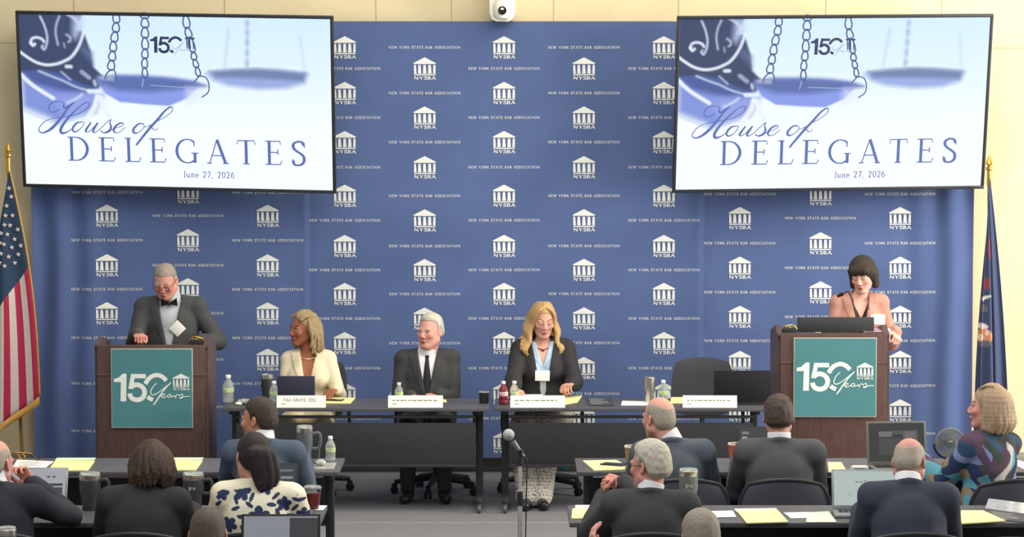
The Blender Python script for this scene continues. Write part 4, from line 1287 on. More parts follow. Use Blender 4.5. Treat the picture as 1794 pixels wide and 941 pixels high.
def moved(p, R, t):
    R, t = np.asarray(R, float), np.asarray(t, float)
    def fn(X, Y, Z):
        x, y, z = X - t[0], Y - t[1], Z - t[2]
        return p.fn(R[0, 0] * x + R[1, 0] * y + R[2, 0] * z, R[0, 1] * x + R[1, 1] * y + R[2, 1] * z, R[0, 2] * x + R[1, 2] * y + R[2, 2] * z)
    c, h = (p.lo + p.hi) / 2, (p.hi - p.lo) / 2
    c2, h2 = R @ c + t, np.abs(R) @ h
    return Prim(fn, c2 - h2, c2 + h2)
def axis(lo, hi, res, fine):
    out, x = [lo], lo
    while x < hi:
        step = res
        for a, b, r in fine:
            if a - res < x < b: step = min(step, r)
        x += step
        out.append(x)
    return np.array(out)
class Field:
    def __init__(s, lo, hi, res, fine=()):
        s.ax = [axis(lo[i], hi[i], res, [(f[0][i], f[1][i], f[2]) for f in fine]) for i in range(3)]
        s.F = np.full([len(a) for a in s.ax], .2, np.float32)
    def win(s, lo, hi, m):
        sl = tuple(slice(max(0, np.searchsorted(s.ax[i], lo[i] - m)), np.searchsorted(s.ax[i], hi[i] + m)) for i in range(3))
        if any(q.stop <= q.start for q in sl): return None, None
        return sl, (s.ax[0][sl[0]][:, None, None], s.ax[1][sl[1]][None, :, None], s.ax[2][sl[2]][None, None, :])
    def add(s, p, k=.01, g=0.0):
        sl, X = s.win(p.lo, p.hi, k + abs(g) + .03)
        if sl is None: return s
        d = p.fn(*X) - g
        a = s.F[sl]
        h = np.maximum(k - np.abs(a - d), 0) / k
        s.F[sl] = np.minimum(a, d) - h * h * k * .25
        return s
    def sub(s, p, k=.004, g=0.0):
        sl, X = s.win(p.lo, p.hi, k + abs(g) + .03)
        if sl is None: return s
        d = -(p.fn(*X) - g)
        a = s.F[sl]
        h = np.maximum(k - np.abs(a - d), 0) / k
        s.F[sl] = np.maximum(a, d) + h * h * k * .25
        return s
    def grid(s):
        return s.ax[0][:, None, None], s.ax[1][None, :, None], s.ax[2][None, None, :]
    def mesh(s):
        F = s.F.copy()
        for i in range(3):                       # closed at the border
            sl = [slice(None)] * 3
            for e in (0, -1):
                sl[i] = e
                F[tuple(sl)] = np.maximum(F[tuple(sl)], .001)
        S = F < 0
        nx, ny, nz = F.shape
        def cid(i, j, k): return (i * ny + j) * nz + k
        pos, cells, quads = [], [], []
        for axi in range(3):
            a = [slice(None)] * 3; b = [slice(None)] * 3
            a[axi], b[axi] = slice(0, -1), slice(1, None)
            idx = np.argwhere(S[tuple(a)] != S[tuple(b)])
            ok = np.ones(len(idx), bool)
            o = [q for q in range(3) if q != axi]
            for q in o: ok &= (idx[:, q] > 0)
            idx = idx[ok]
            i2 = idx.copy(); i2[:, axi] += 1
            f0, f1 = F[tuple(idx.T)], F[tuple(i2.T)]
            t = f0 / (f0 - f1)
            P = np.stack([s.ax[q][idx[:, q]] for q in range(3)], -1)
            P[:, axi] += t * (s.ax[axi][i2[:, axi]] - s.ax[axi][idx[:, axi]])
            u, v = (1, 2) if axi == 0 else (2, 0) if axi == 1 else (0, 1)
            c4 = []
            for du, dv in ((-1, -1), (0, -1), (0, 0), (-1, 0)):
                q = idx.copy(); q[:, u] += du; q[:, v] += dv
                c4.append(cid(q[:, 0], q[:, 1], q[:, 2]))
            c4 = np.stack(c4, -1)
            flip = ~S[tuple(idx.T)]
            c4[flip] = c4[flip][:, ::-1]
            quads.append(c4)
            pos.append(np.repeat(P[:, None], 4, 1).reshape(-1, 3)); cells.append(c4.reshape(-1))
        pos, cells, quads = np.concatenate(pos), np.concatenate(cells), np.concatenate(quads)
        un, inv = np.unique(cells, return_inverse=True)
        cnt = np.bincount(inv)
        V = np.stack([np.bincount(inv, pos[:, q]) / cnt for q in range(3)], -1)
        Q = np.searchsorted(un, quads)
        return V, Q
def mesh_obj(name, V, Q, mats, parent, color=None, mi=None, **kw):
    me = bpy.data.meshes.new(name)
    me.vertices.add(len(V)); me.vertices.foreach_set('co', np.asarray(V, np.float32).ravel())
    me.loops.add(len(Q) * 4); me.loops.foreach_set('vertex_index', np.asarray(Q, np.int32).ravel())
    me.polygons.add(len(Q)); me.polygons.foreach_set('loop_start', np.arange(0, len(Q) * 4, 4, dtype=np.int32))
    me.update(calc_edges=True)
    for m in (mats if isinstance(mats, (list, tuple)) else [mats]): me.materials.append(m)
    if color is not None:
        ca = me.color_attributes.new('col', 'FLOAT_COLOR', 'POINT')
        c = np.ones((len(V), 4), np.float32); c[:, :3] = color
        ca.data.foreach_set('color', c.ravel())
    me.shade_smooth()
    o = bpy.data.objects.new(name, me)
    COL.objects.link(o)
    o.parent = parent
    tag(o, **kw)
    return o
def lin(h): return np.array(srgb(h))

# ------------------------------------------------------------------ the head, in its own frame: face towards -y, centre between the ears
def head_prims(f=1.0, eyes='down', fat=0.0, chin=1.0):
    A = []     # (op, prim, k)
    A.append(('+', ell((0, .014, .034), (.0745, .094, .086)), .01))
    A.append(('+', ell((0, -.03, -.028), (.062 + fat * .6, .064, .084)), .03))
    for s in (-1, 1):
        A.append(('+', cap((s * (.052 + fat * .7), .0, -.055), (s * .022, -.058, -.1 * chin), .018 + fat, .016 + fat), .03))
        A.append(('+', ell((s * .042, -.066, -.022), (.022, .018, .020)), .02))
    A.append(('+', ell((0, -.070, -.100 * chin), (.026, .022, .019)), .02))
    A.append(('+', cap((-.043, -.078, .020), (.043, -.078, .020), .011), .015))
    for s in (-1, 1):
        A.append(('-', ell((s * .031, -.102, .002), (.019, .014, .011)), .012))
    A.append(('+', cap((0, -.088, .014), (0, -.107, -.026), .008, .0112), .012))
    A.append(('+', ell((0, -.104, -.030), (.0115, .010, .0095)), .006))
    for s in (-1, 1):
        A.append(('+', ell((s * .0125, -.100, -.033), (.0085, .009, .008)), .006))
        A.append(('+', ell((s * .031, -.0765, .002), (.0135, .0122, .0122)), .002))
    if eyes == 'down' or eyes == 'closed':
        for s in (-1, 1):
            A.append(('+', ell((s * .031, -.0795, .004), (.0155, .0135, .0125)), .004))
    A.append(('+', ell((0, -.094, -.062), (.023, .010, .0065)), .006))
    A.append(('+', ell((0, -.092, -.072), (.019, .010, .0075)), .006))
    A.append(('-', cap((-.021, -.104, -.0668), (.021, -.104, -.0668), .0028), .003))
    for s in (-1, 1):
        A.append(('+', ell((s * .079, .014, -.004), (.0075, .019, .031), rotm(-.15, s * -.12, s * -.35)), .006))
        A.append(('-', ell((s * .088, .010, -.002), (.007, .010, .018), rotm(-.15, 0, s * -.35)), .004))
    return A
def head_color(P, skin, eyes='open', lip='#b06a64', brow='#8a8078', blush=.10, stubble=None):
    """per-vertex pigment for points P in the head frame"""
    C = np.tile(lin(skin), (len(P), 1))
    x, y, z = P[:, 0], P[:, 1], P[:, 2]
    ax = np.abs(x)
    def mix(m, c, a=1.0):
        m = (np.clip(m, 0, 1) * a)[:, None]
        C[:] = C * (1 - m) + c * m
    ss = lambda d, w=.003: np.clip(.5 - d / (2 * w), 0, 1)
    red = lin(skin) * np.array([1.02, .72, .72])
    mix(np.exp(-(((ax - .045) / .022) ** 2 + ((z + .03) / .022) ** 2)) * (y < -.03), red, blush * 4)
    mix(np.exp(-((x / .015) ** 2 + ((z + .03) / .014) ** 2)) * (y < -.09), red, blush * 4)
    if stubble:
        mix(ss(np.maximum(z + .052, -(z + .13)), .012) * (y < .02), lin(stubble), .4)
    lipd = np.maximum(np.abs(z + .0665) - .0095 * (1 - (ax / .026) ** 2), ax - .025)
    mix(ss(lipd, .002) * (y < -.085), lin(lip))
    mix(ss(np.maximum(np.abs(z + .0667) - .0015, ax - .022), .001) * (y < -.08), lin(lip) * .35)
    bz = .026 + .010 * np.clip((ax - .012) / .03, 0, 1) - .010 * np.clip((ax - .038) / .02, 0, 1)
    mix(ss(np.maximum(np.abs(z - bz) - .0045, np.maximum(.012 - ax, ax - .05)), .002) * (y < -.055), lin(brow))
    ex, ez = ax - .031, z - .002
    if eyes == 'open':
        e = np.maximum(np.abs(ez) - .0058 * (1 - (ex / .016) ** 2), np.abs(ex) - .014)
        mix(ss(e, .001) * (y < -.07), lin('#e4ddd4'))
        mix(ss(np.hypot(ex, ez) - .0055, .001) * (e < .001) * (y < -.07), lin('#2a1c16'))
        mix(ss(np.maximum(np.abs(ez - .0065) - .0014, np.abs(ex) - .015), .0012) * (y < -.068), lin('#3a2c26'))
    else:
        mix(ss(np.maximum(np.abs(ez + .0068 + .12 * np.abs(ex) * 0 - .004 * (ex / .015) ** 2) - .0016, np.abs(ex) - .015), .0012) * (y < -.066), lin('#3e2c28'))
        mix(ss(np.maximum(np.abs(ez + .001) - .009, np.abs(ex) - .018), .006) * (y < -.06), lin(skin) * .78, .5)
    return C

_wr = np.random.RandomState(3)
_WK = _wr.normal(size=(9, 3)); _WP = _wr.uniform(0, 6.28, 9)
def wob(X, Y, Z, f):
    o = 0
    for k, p in zip(_WK, _WP):
        o = o + np.sin(f * (X * k[0] + Y * k[1] + Z * k[2]) + p)
    return o / 2.2
def hair_short(Fd, zf=.075, zside=.0, zback=-.055, t=.008, top=.0, bald=None, rough=.0, front=-.07, part=None):
    """short hair cap in the head frame"""
    Fd.add(ell((0, .014, .034), (.0745 - .001, .094 - .001, .086 - .001)), .01)
    Fd.add(ell((0, .04, -.02), (.066, .066, .06)), .03)
    X, Y, Z = Fd.grid()
    zm = np.interp(Y, [-.13, front, front + .03, -.016, -.006, .004, .03, .055, .12], [zf + .01, zf, zf - .008, zf - .03, zside - .01, zside + .03, zside + .012, zback, zback])
    zm = zm + (np.abs(X) < .045) * 0
    d = (zm - Z) * .7
    grow = (t + .001) * np.clip((Z - zm) / .028, .12, 1) ** .7 + top * np.clip((Z - .06) / .05, 0, 1)
    Fd.F = Fd.F - grow.astype(np.float32)
    if rough: Fd.F += (rough * .55 * (wob(X, Y, Z * .4, 260) + .7 * wob(X, Y, Z, 90))).astype(np.float32)
    Fd.F = np.maximum(Fd.F, d.astype(np.float32))
    if bald is not None:
        for b in bald: Fd.sub(b, .006)
def strands(Fd, rows, k=.004):
    for pts, r in rows:
        P = smooth_path(pts, 3)
        n = len(P) - 1
        rr = np.interp(np.linspace(0, 1, n + 1), np.linspace(0, 1, len(r)), r)
        for i in range(n):
            Fd.add(cap(P[i], P[i + 1], rr[i], rr[i + 1]), k)

# ------------------------------------------------------------------ hands
def hand_prims(wr, d, nrm, side, curl=.4, thumb=.5, spread=.02, sc=1.0, fingers=None):
    """wr wrist, d direction of the palm, nrm the way the palm faces, side +1/-1 where the thumb is (along d x nrm)"""
    d, nrm = unit(d), unit(nrm - np.dot(nrm, unit(d)) * unit(d)) if abs(np.dot(unit(nrm), unit(d))) < .99 else (unit(d), np.array([0, 0, 1.]))
    wr = np.asarray(wr, float)
    a = np.cross(d, nrm) * side        # towards the thumb
    out = []
    fl = (nrm, .62)
    for i, off in enumerate((.030, .010, -.010, -.029)):
        k = wr + (d * (.085 - .004 * abs(i - 1.3)) + a * off) * sc
        out.append((cap(wr + a * off * .45 * sc + d * .005, k, .016 * sc, .0125 * sc, fl), .012))
        lens = [(.040, .024, .019), (.044, .028, .020), (.041, .026, .019), (.032, .020, .017)][i]
        c = curl if fingers is None else fingers[i]
        ang = .25 * c
        p = k
        dirv = unit(d + a * (off * spread * 20))
        rad = (.0092, .0092, .0088, .0078)[i] * sc
        for j, L in enumerate(lens):
            ang += (c * (1.15, 1.25, .8)[j])
            v = dirv * math.cos(ang) + nrm * math.sin(ang)
            q = p + v * L * sc
            out.append((cap(p, q, rad * (1 - .08 * j), rad * (.92 - .08 * j)), .003))
            p = q
    t0 = wr + (d * .022 + a * .026) * sc
    t1 = t0 + unit(d * .62 + a * .62 + nrm * .35) * .042 * sc
    t2 = t1 + unit(d * (1 - .2 * thumb) + a * (.35 - .75 * thumb) + nrm * (.2 + .6 * thumb)) * .032 * sc
    t3 = t2 + unit(d * (1 - .3 * thumb) + a * (.1 - 1.0 * thumb) + nrm * (.3 + .6 * thumb)) * .026 * sc
    out += [(cap(wr + (d * .01 + a * .012) * sc, t1, .016 * sc, .0115 * sc), .012), (cap(t1, t2, .011 * sc, .0098 * sc), .004), (cap(t2, t3, .0098 * sc, .0085 * sc), .004)]
    return out

def ik(a, c, l1, l2, pole):
    a, c = np.asarray(a, float), np.asarray(c, float)
    v = c - a
    D = np.linalg.norm(v)
    if D > (l1 + l2) * .998:
        c = a + v / D * (l1 + l2) * .998; v = c - a; D = np.linalg.norm(v)
    x = (l1 * l1 - l2 * l2 + D * D) / (2 * D)
    h = math.sqrt(max(l1 * l1 - x * x, 0))
    u = v / D
    p = np.asarray(pole, float); p = unit(p - (p @ u) * u)
    return a + u * x + p * h, c

skin_m = {}
def skin_mat():
    return mat('skin', '#ffffff', .55, attr='col', noise=.06, scale=90, spec=.3)

def person(loc, rz, label, skin='#d9a494', seat=.46, lean=0.0, side=0.0, twist=0.0, sw=.175, fat=0.0, L=.50, bust=0.0,
           head_off=(0, -.025, .145), head=(0, 0, 0), arms=None, standing=False, legs=None, hands=True, res=.0075, hres=.0042,
           face={}, headkw={}, outfit=None, hair=None, neck=.056, hip_z=None, extra_body=None, group=None):
    t = thing('person', loc, label, 'person', group, rz)
    hz = hip_z if hip_z is not None else (.93 if standing else seat + .095)
    hip = np.array([0, 0, hz])
    RT = rotm(rz=twist) @ rotm(ry=side) @ rotm(rx=lean)     # lean > 0 bends towards -y
    T = lambda x, y, z: hip + RT @ np.array([x, y, z])
    RH = rotm(rz=head[0]) @ rotm(rx=head[1]) @ rotm(ry=head[2])
    HC = T(0, .0, L) + np.array(head_off)
    q_ = L / .5
    torso = [(ell(T(0, .0, .0), (.165 + fat * .5, .125 + fat * .4, .12), RT), .04), (ell(T(0, -.015 - fat * .4, .15 * q_), (.142 + fat, .108 + fat, .15 * q_), RT), .06),
             (ell(T(0, -.0, .305 * q_), (.158 + fat * .5, .112 + fat * .4, .16 * q_), RT), .05),
             (cap(T(-sw + .012, .012, L - .082), T(sw - .012, .012, L - .082), .050, .050), .03),
             (cap(T(0, .02, L - .030), T(sw * .62, .015, L - .068), .040, .042), .025), (cap(T(0, .02, L - .030), T(-sw * .62, .015, L - .068), .040, .042), .025)]
    if bust:
        for s in (-1, 1): torso.append((ell(T(s * .07, -.085, .29 * q_), (.07, .05 + bust, .07), RT), .04))
    SH = {s: T(s * (sw - .004), .012, L - .092) for s in (-1, 1)}
    arm_p, EL, WR, HDS = {}, {}, {}, {}
    hand_list = []
    arms = arms or {}
    for s in (-1, 1):
        a = arms.get(s, {})
        w_ = np.array(a.get('w', (s * .22, -.30, hz + .17)), float)
        E_, W_ = ik(SH[s], w_, .285, .255, a.get('pole', (s * .22, .3, -1)))
        EL[s], WR[s] = E_, W_
        arm_p[s] = [(cap(SH[s], E_, .049 + fat * .2, .040 + fat * .1), .03), (cap(E_, E_ + (W_ - E_) * .35, .039, .038), .02), (cap(E_ + (W_ - E_) * .3, W_, .038, .027), .02)]
        if a.get('hand', True):
            d = a.get('d', W_ - E_)
            hp_ = hand_prims(W_, np.asarray(d, float), np.asarray(a.get('n', (-s * .6, .3, -.6)), float), a.get('side', 1), a.get('curl', .45), a.get('thumb', .5), sc=a.get('sc', 1.0), fingers=a.get('fingers'))
            hand_list.append((s, hp_, W_))
    leg_p = {}
    for s in (-1, 1):
        H0 = hip + RT @ np.array([s * .09, 0, 0]) * 1.0
        lg = (legs or {}).get(s, {})
        if standing:
            K, An = np.array([s * .10, -.02, .50]), np.array([s * .11, .03, .085])
        else:
            K = np.array(lg.get('k', (s * .13, -.43, seat + .075))); An = np.array(lg.get('a', (s * .13, -.40, .085)))
        toe = An + np.array(lg.get('toe', (s * .02, -.15, -.05)))
        leg_p[s] = dict(thigh=[(cap(H0, K, .088 + fat * .3, .058), .03)], calf=[(cap(K, K + (An - K) * .35, .056, .056), .02), (cap(K + (An - K) * .3, An, .056, .036), .02)],
                        foot=[(cap(An + np.array([0, .03, -.05]), toe + np.array([0, 0, .005]), .036, .030), .02)], K=K, A=An, toe=toe)
    neckp = (cap(T(0, .008, L - .05), HC + RH @ np.array([0, .018, -.05]), neck + .006, neck), .02)
    # ---- the body: one continuous surface
    allp = torso + [p for s in (-1, 1) for p in arm_p[s]] + [p for s in (-1, 1) for q in ('thigh', 'calf', 'foot') for p in leg_p[s][q]]
    lo = np.min([p.lo for p, k in allp] + [HC - .14], 0) - .02
    hi = np.max([p.hi for p, k in allp] + [HC + .14], 0) + .02
    fine = [(HC - .125, HC + .125, hres)]
    for s, hp_, W_ in hand_list:
        l2, h2 = np.min([p.lo for p, k in hp_], 0), np.max([p.hi for p, k in hp_], 0)
        lo, hi = np.minimum(lo, l2 - .01), np.maximum(hi, h2 + .01)
        fine.append((l2, h2, .0045))
    B_ = Field(lo, hi, .011, fine)
    for p, k in allp: B_.add(p, k, -.004)
    B_.add(*neckp)
    hk = dict(headkw)
    for op, p, k in head_prims(**hk):
        q = moved(p, RH, HC)
        (B_.add if op == '+' else B_.sub)(q, k)
    for s, hp_, W_ in hand_list:
        for p, k in hp_: B_.add(p, k)
    V, Q = B_.mesh()
    P = (V - HC) @ RH
    near = (np.abs(P) < .135).all(1)
    C = np.tile(lin(skin), (len(V), 1))
    C[near] = head_color(P[near], skin, hk.get('eyes', 'down') if hk.get('eyes', 'down') == 'open' else 'down', **face)
    for s, hp_, W_ in hand_list:
        m = np.linalg.norm(V - W_, axis=1) < .2
        kn = lin(skin) * np.array([1.0, .86, .86])
        C[m] = C[m] * .6 + kn * .4
    body = mesh_obj('body', V, Q, skin_mat(), t, C)
    ctx = dict(t=t, T=T, RT=RT, hip=hip, L=L, sw=sw, SH=SH, EL=EL, WR=WR, HC=HC, RH=RH, torso=torso, arms=arm_p, legs=leg_p, neck=neckp, neckr=neck, fat=fat, hz=hz, res=res)
    if hair: hair(ctx)
    if outfit: outfit(ctx)
    return t, ctx

def hair_obj(ctx, build, m, lo=(-.14, -.15, -.22), hi=(.14, .17, .16), res=.004, name='hair', color=None):
    Fd = Field(lo, hi, res)
    build(Fd)
    V, Q = Fd.mesh()
    col = None
    if color is not None: col = color(V)
    V2 = V @ ctx['RH'].T + ctx['HC']
    return mesh_obj(name, V2, Q, m, ctx['t'], col)

def garment(ctx, name, m, parts, g=.016, k=.03, vneck=None, lapel=0.0, collar=0.0, neckhole=.012, zcut=None, res=None, wrinkle=.0022,
            sleeve=1.0, color=None, skirt=0.0, open_z=.16, boxy=0.0, parent=None, pad=.0):
    """cloth that follows the body at a distance; parts: 'torso', 'arms', 'legs'"""
    T, RT, L, sw = ctx['T'], ctx['RT'], ctx['L'], ctx['sw']
    res = res or ctx['res']
    pr = []
    if 'torso' in parts: pr += [(p, max(kk, k)) for p, kk in ctx['torso']]
    if 'torso' in parts and pad:
        pr.append((cap(T(-sw + .005, .012, L - .070), T(sw - .005, .012, L - .070), .034 + pad, .034 + pad), .012))
    if 'torso' in parts and skirt:
        pr.append((cap(T(0, 0, .06), T(0, .0, -skirt), .17 + ctx['fat'] * .6, .18 + ctx['fat'] * .6, (RT @ np.array([0, 1, 0]), .72)), .04))
    if 'torso' in parts and boxy:
        pr.append((cap(T(0, 0, .27 * L / .5), T(0, 0, .05), .145 + boxy, .155 + boxy, (RT @ np.array([0, 1, 0]), .72)), .05))
    if 'arms' in parts:
        for s in (-1, 1):
            if sleeve >= .99:
                pr += [(p, .018) for p, kk in ctx['arms'][s]]
                E_, W_ = ctx['EL'][s], ctx['WR'][s]
                pr.append((cap(E_, E_ + (W_ - E_) * .93, .040, .034), .02))
            else:
                S0, E_ = ctx['SH'][s], ctx['EL'][s]
                pr.append((cap(S0, S0 + (E_ - S0) * sleeve, .060, .058), .03))
    if 'legs' in parts:
        pr += [(p, kk) for p, kk in ctx['torso'][:1]]
        for s in (-1, 1): pr += [(p, .02) for q in ('thigh', 'calf') for p, kk in ctx['legs'][s][q]]
    lo = np.min([p.lo for p, kk in pr], 0) - g - .02
    hi = np.max([p.hi for p, kk in pr], 0) + g + .02
    Fd = Field(lo, hi, res)
    for p, kk in pr: Fd.add(p, kk, g)
    X, Y, Z = Fd.grid()
    hip = ctx['hip']
    # torso coordinates
    def loc(X, Y, Z):
        x, y, z = X - hip[0], Y - hip[1], Z - hip[2]
        return (RT[0, 0] * x + RT[1, 0] * y + RT[2, 0] * z, RT[0, 1] * x + RT[1, 1] * y + RT[2, 1] * z, RT[0, 2] * x + RT[1, 2] * y + RT[2, 2] * z)
    x, y, z = loc(X, Y, Z)
    if wrinkle:
        Fd.F += (wrinkle * (.8 * wob(x, y, z, 16) + .5 * wob(z, x, y, 34))).astype(np.float32)
    if 'torso' in parts and zcut is not None:
        Fd.F = np.maximum(Fd.F, ((zcut - z)).astype(np.float32) * (np.abs(x) < .26) + (-1.0) * (np.abs(x) >= .26))
    if vneck is not None:
        wtop, zb = vneck
        wz = np.clip((z - zb) / (L + .0 - zb), 0, 1.2) * wtop
        if lapel:
            band = np.clip((np.abs(x) - wz) / .004 + .5, 0, 1) * np.clip((.012 + .058 * np.clip((z - zb) / (L - .1 - zb), 0, 1) - (np.abs(x) - wz)) / .003, 0, 1) * (y < -.01) * (z > zb) * (z < L - .02)
            Fd.F -= (lapel * band).astype(np.float32)
        d = np.maximum(np.maximum(np.abs(x) - wz, y + .02), zb - z)
        Fd.F = np.maximum(Fd.F, -d.astype(np.float32))
    if neckhole is not None:
        HC, RH = ctx['HC'], ctx['RH']
        a, b = T(0, -.006, L - .002), HC + RH @ np.array([0, .02, -.05])
        Fd.sub(cap(a, a + (b - a) * 3, ctx['neckr'] + neckhole, ctx['neckr'] + neckhole + .015), .006)
    if collar:
        ring = [T(.078 * math.sin(a), .012 + .062 * math.cos(a), L - .012 + .012 * math.cos(a) - .018 * (1 - math.cos(a))) for a in np.linspace(-2.0, 2.0, 13)]
        for p, q in zip(ring[:-1], ring[1:]): Fd.add(cap(p, q, collar, collar), .008)
        if neckhole is not None:
            Fd.sub(cap(a, a + (b - a) * 3, ctx['neckr'] + .004, ctx['neckr'] + .012), .004) if False else None
    V, Q = Fd.mesh()
    col = color(V, ctx) if color else None
    return mesh_obj(name, V, Q, m, parent or ctx['t'], col)

def shirt(ctx, m, top=.052, g=.007, wings=True, open_front=False):
    """shirt front and collar band"""
    T, L = ctx['T'], ctx['L']
    HC, RH = ctx['HC'], ctx['RH']
    nr = ctx['neckr']
    a = T(0, .004, L - .06)
    b = HC + RH @ np.array([0, .02, -.05])
    u = unit(b - T(0, .004, L - .0))
    c0, c1 = T(0, .004, L - .012), T(0, .004, L) + u * top
    Fd = Field(np.min([p.lo for p, k in ctx['torso']], 0) - .03, np.maximum(np.max([p.hi for p, k in ctx['torso']], 0), c1 + .08) + .02, .006)
    for p, k in ctx['torso']: Fd.add(p, k, g)
    Fd.add(cap(c0, c1, nr + .010, nr + .011), .008)
    X, Y, Z = Fd.grid()
    h = (X - c1[0]) * u[0] + (Y - c1[1]) * u[1] + (Z - c1[2]) * u[2]
    Fd.F = np.maximum(Fd.F, (h - .0).astype(np.float32))
    if wings:
        Fd.sub(cap(c1 + ctx['RT'] @ np.array([0, -nr - .02, .012]), c1 + ctx['RT'] @ np.array([0, -nr - .02, -.03]), .024, .004), .003)
    V, Q = Fd.mesh()
    return mesh_obj('shirt', V, Q, m, ctx['t'])
def surf_y(ctx, x, z, g=.0):
    """how far forward the dressed chest is at torso coordinates x, z (marches the body's own shape)"""
    T = ctx['T']
    ys = np.linspace(-.30, .05, 141)
    P = np.array([T(x, yy, z) for yy in ys])
    d = np.full(len(ys), 9.0)
    for p, k in ctx['torso']:
        q = p.fn(P[:, 0], P[:, 1], P[:, 2])
        h = np.maximum(k - np.abs(d - q), 0) / k
        d = np.minimum(d, q) - h * h * k * .25
    i = np.argmax(d < g)
    return ys[i]
def chest_strip(ctx, name, m, outline, g, th=.006):
    """a thin piece lying on the chest: outline rows of (z, x0, x1)"""
    mb = MB()
    F_ = []
    nxs = 5
    for z, x0, x1 in outline:
        for i in range(nxs):
            x = x0 + (x1 - x0) * i / (nxs - 1)
            F_.append((x, surf_y(ctx, x, z, g) - .001, z))
    T = ctx['T']
    n = len(F_)
    top = [tuple(T(x, y - th * (1 - abs(2 * (i % nxs) / (nxs - 1) - 1) * .5), z)) for i, (x, y, z) in enumerate(F_)]
    bot = [tuple(T(x, y + .012, z)) for x, y, z in F_]
    q = [(r * nxs + i, r * nxs + i + 1, (r + 1) * nxs + i + 1, (r + 1) * nxs + i) for r in range(len(outline) - 1) for i in range(nxs - 1)]
    mb.add(top + bot, q + [tuple(n + a for a in f[::-1]) for f in q])
    R_ = len(outline)
    edge = [i for i in range(nxs)] + [r * nxs + nxs - 1 for r in range(1, R_)] + [(R_ - 1) * nxs + i for i in range(nxs - 2, -1, -1)] + [r * nxs for r in range(R_ - 2, 0, -1)]
    k = len(edge)
    mb.f += [(edge[i], edge[(i + 1) % k], edge[(i + 1) % k] + n, edge[i] + n) for i in range(k)]
    mb.m += [0] * k
    return mb.build(name, m, ctx['t'])
def on_chest(ctx, x, z, g): return ctx['T'](x, surf_y(ctx, x, z, g) - .004, z)
def badge(ctx, x, z, w_, h, rot, g, label='white name badge', m=None):
    c = on_chest(ctx, x, z, g)
    R = ctx['RT'] @ rotm(-.12) @ rotm(ry=rot)
    mb = MB(); mb.box((0, -.004, 0), (w_, .004, h), .001)
    mb.v = [tuple(R @ np.array(v) + c) for v in mb.v]
    mb.build('name_badge', m or paper_w, ctx['t'], label=label)
def glasses(ctx, m, r=.021, y=-.112, z=.0, rect=True, temple=True):
    mb = MB()
    for s in (-1, 1):
        P = []
        for k in range(17):
            a = 2 * PI * k / 16
            cx, cz_ = math.cos(a), math.sin(a)
            if rect: cx, cz_ = np.sign(cx) * abs(cx) ** .6, np.sign(cz_) * abs(cz_) ** .6
            P.append((s * .033 + cx * r * 1.15, y + abs(s * .033 + cx * r) * .12, z + cz_ * r * .78))
        mb.tube(P, .0022, 6)
        if temple: mb.tube([(s * .058, y + .008, z + .006), (s * .076, y + .05, z + .006), (s * .083, .012, z + .010), (s * .08, .03, z - .01)], .0022, 6)
    mb.tube([(-.010, y, z + .004), (0, y - .003, z + .007), (.010, y, z + .004)], .002, 6)
    mb.v = [tuple(ctx['RH'] @ np.array(v) + ctx['HC']) for v in mb.v]
    mb.build('eyeglasses', m, ctx['t'])
def shoes(ctx, m):
    for s in (-1, 1):
        lg = ctx['legs'][s]
        A_, toe = lg['A'], lg['toe']
        lo = np.minimum(A_, toe) - .07; hi = np.maximum(A_, toe) + .07
        Fd = Field(lo, hi, .006)
        Fd.add(cap(A_ + np.array([0, .03, -.045]), toe + np.array([0, -.01, .002]), .042, .036, None), .02)
        Fd.add(cap(A_, A_ + np.array([0, .01, -.03]), .044, .04), .02)
        X, Y, Z = Fd.grid()
        Fd.F = np.maximum(Fd.F, np.broadcast_to(-(Z - .002), Fd.F.shape).astype(np.float32))
        V, Q = Fd.mesh()
        mesh_obj('shoe', V, Q, m, ctx['t'])

# ================================================================== CLOTH AND HAIR COLOURS
def cloth(name, col, **kw):
    kw.setdefault('rough', .85); kw.setdefault('noise', .07); kw.setdefault('scale', 160); kw.setdefault('bump', .12); kw.setdefault('spec', .2)
    return mat(name, col, **kw)
charcoal = cloth('charcoal_suiting', '#4a4c4e')
char_d = cloth('dark_charcoal_suiting', '#404143')
black_w = cloth('black_wool', '#363639')
slate = cloth('slate_suiting', '#525a62')
navy_s = cloth('navy_suiting', '#3d424d')
blue_s = cloth('blue_suiting', '#4c5868')
green_g = cloth('grey_green_suiting', '#505354')
cream = cloth('cream_knit', '#ddd3b6', bump=.2)
pinkj = cloth('dusty_pink_wool', '#b78a7c')
shirt_w = cloth('white_shirting', '#e8e9ea', noise=.02)
shirt_g = cloth('grey_check_shirting', '#aab3bd', noise=.2, scale=120, color2='#ccd3da')
blouse_b = cloth('light_blue_blouse', '#a9c4da')
tie_k = cloth('black_silk', '#262628', rough=.5)
shoe_k = mat('black_leather', '#222224', .35)
vcloth = mat('printed_cloth', '#ffffff', .85, attr='col', noise=.05, scale=120, spec=.15)
def hairm(name, c, c2=None, st=(1, 1, .25)):
    return mat(name, c, .6, noise=.22, scale=330, bump=.16, stretch=st, spec=.3, color2=c2)

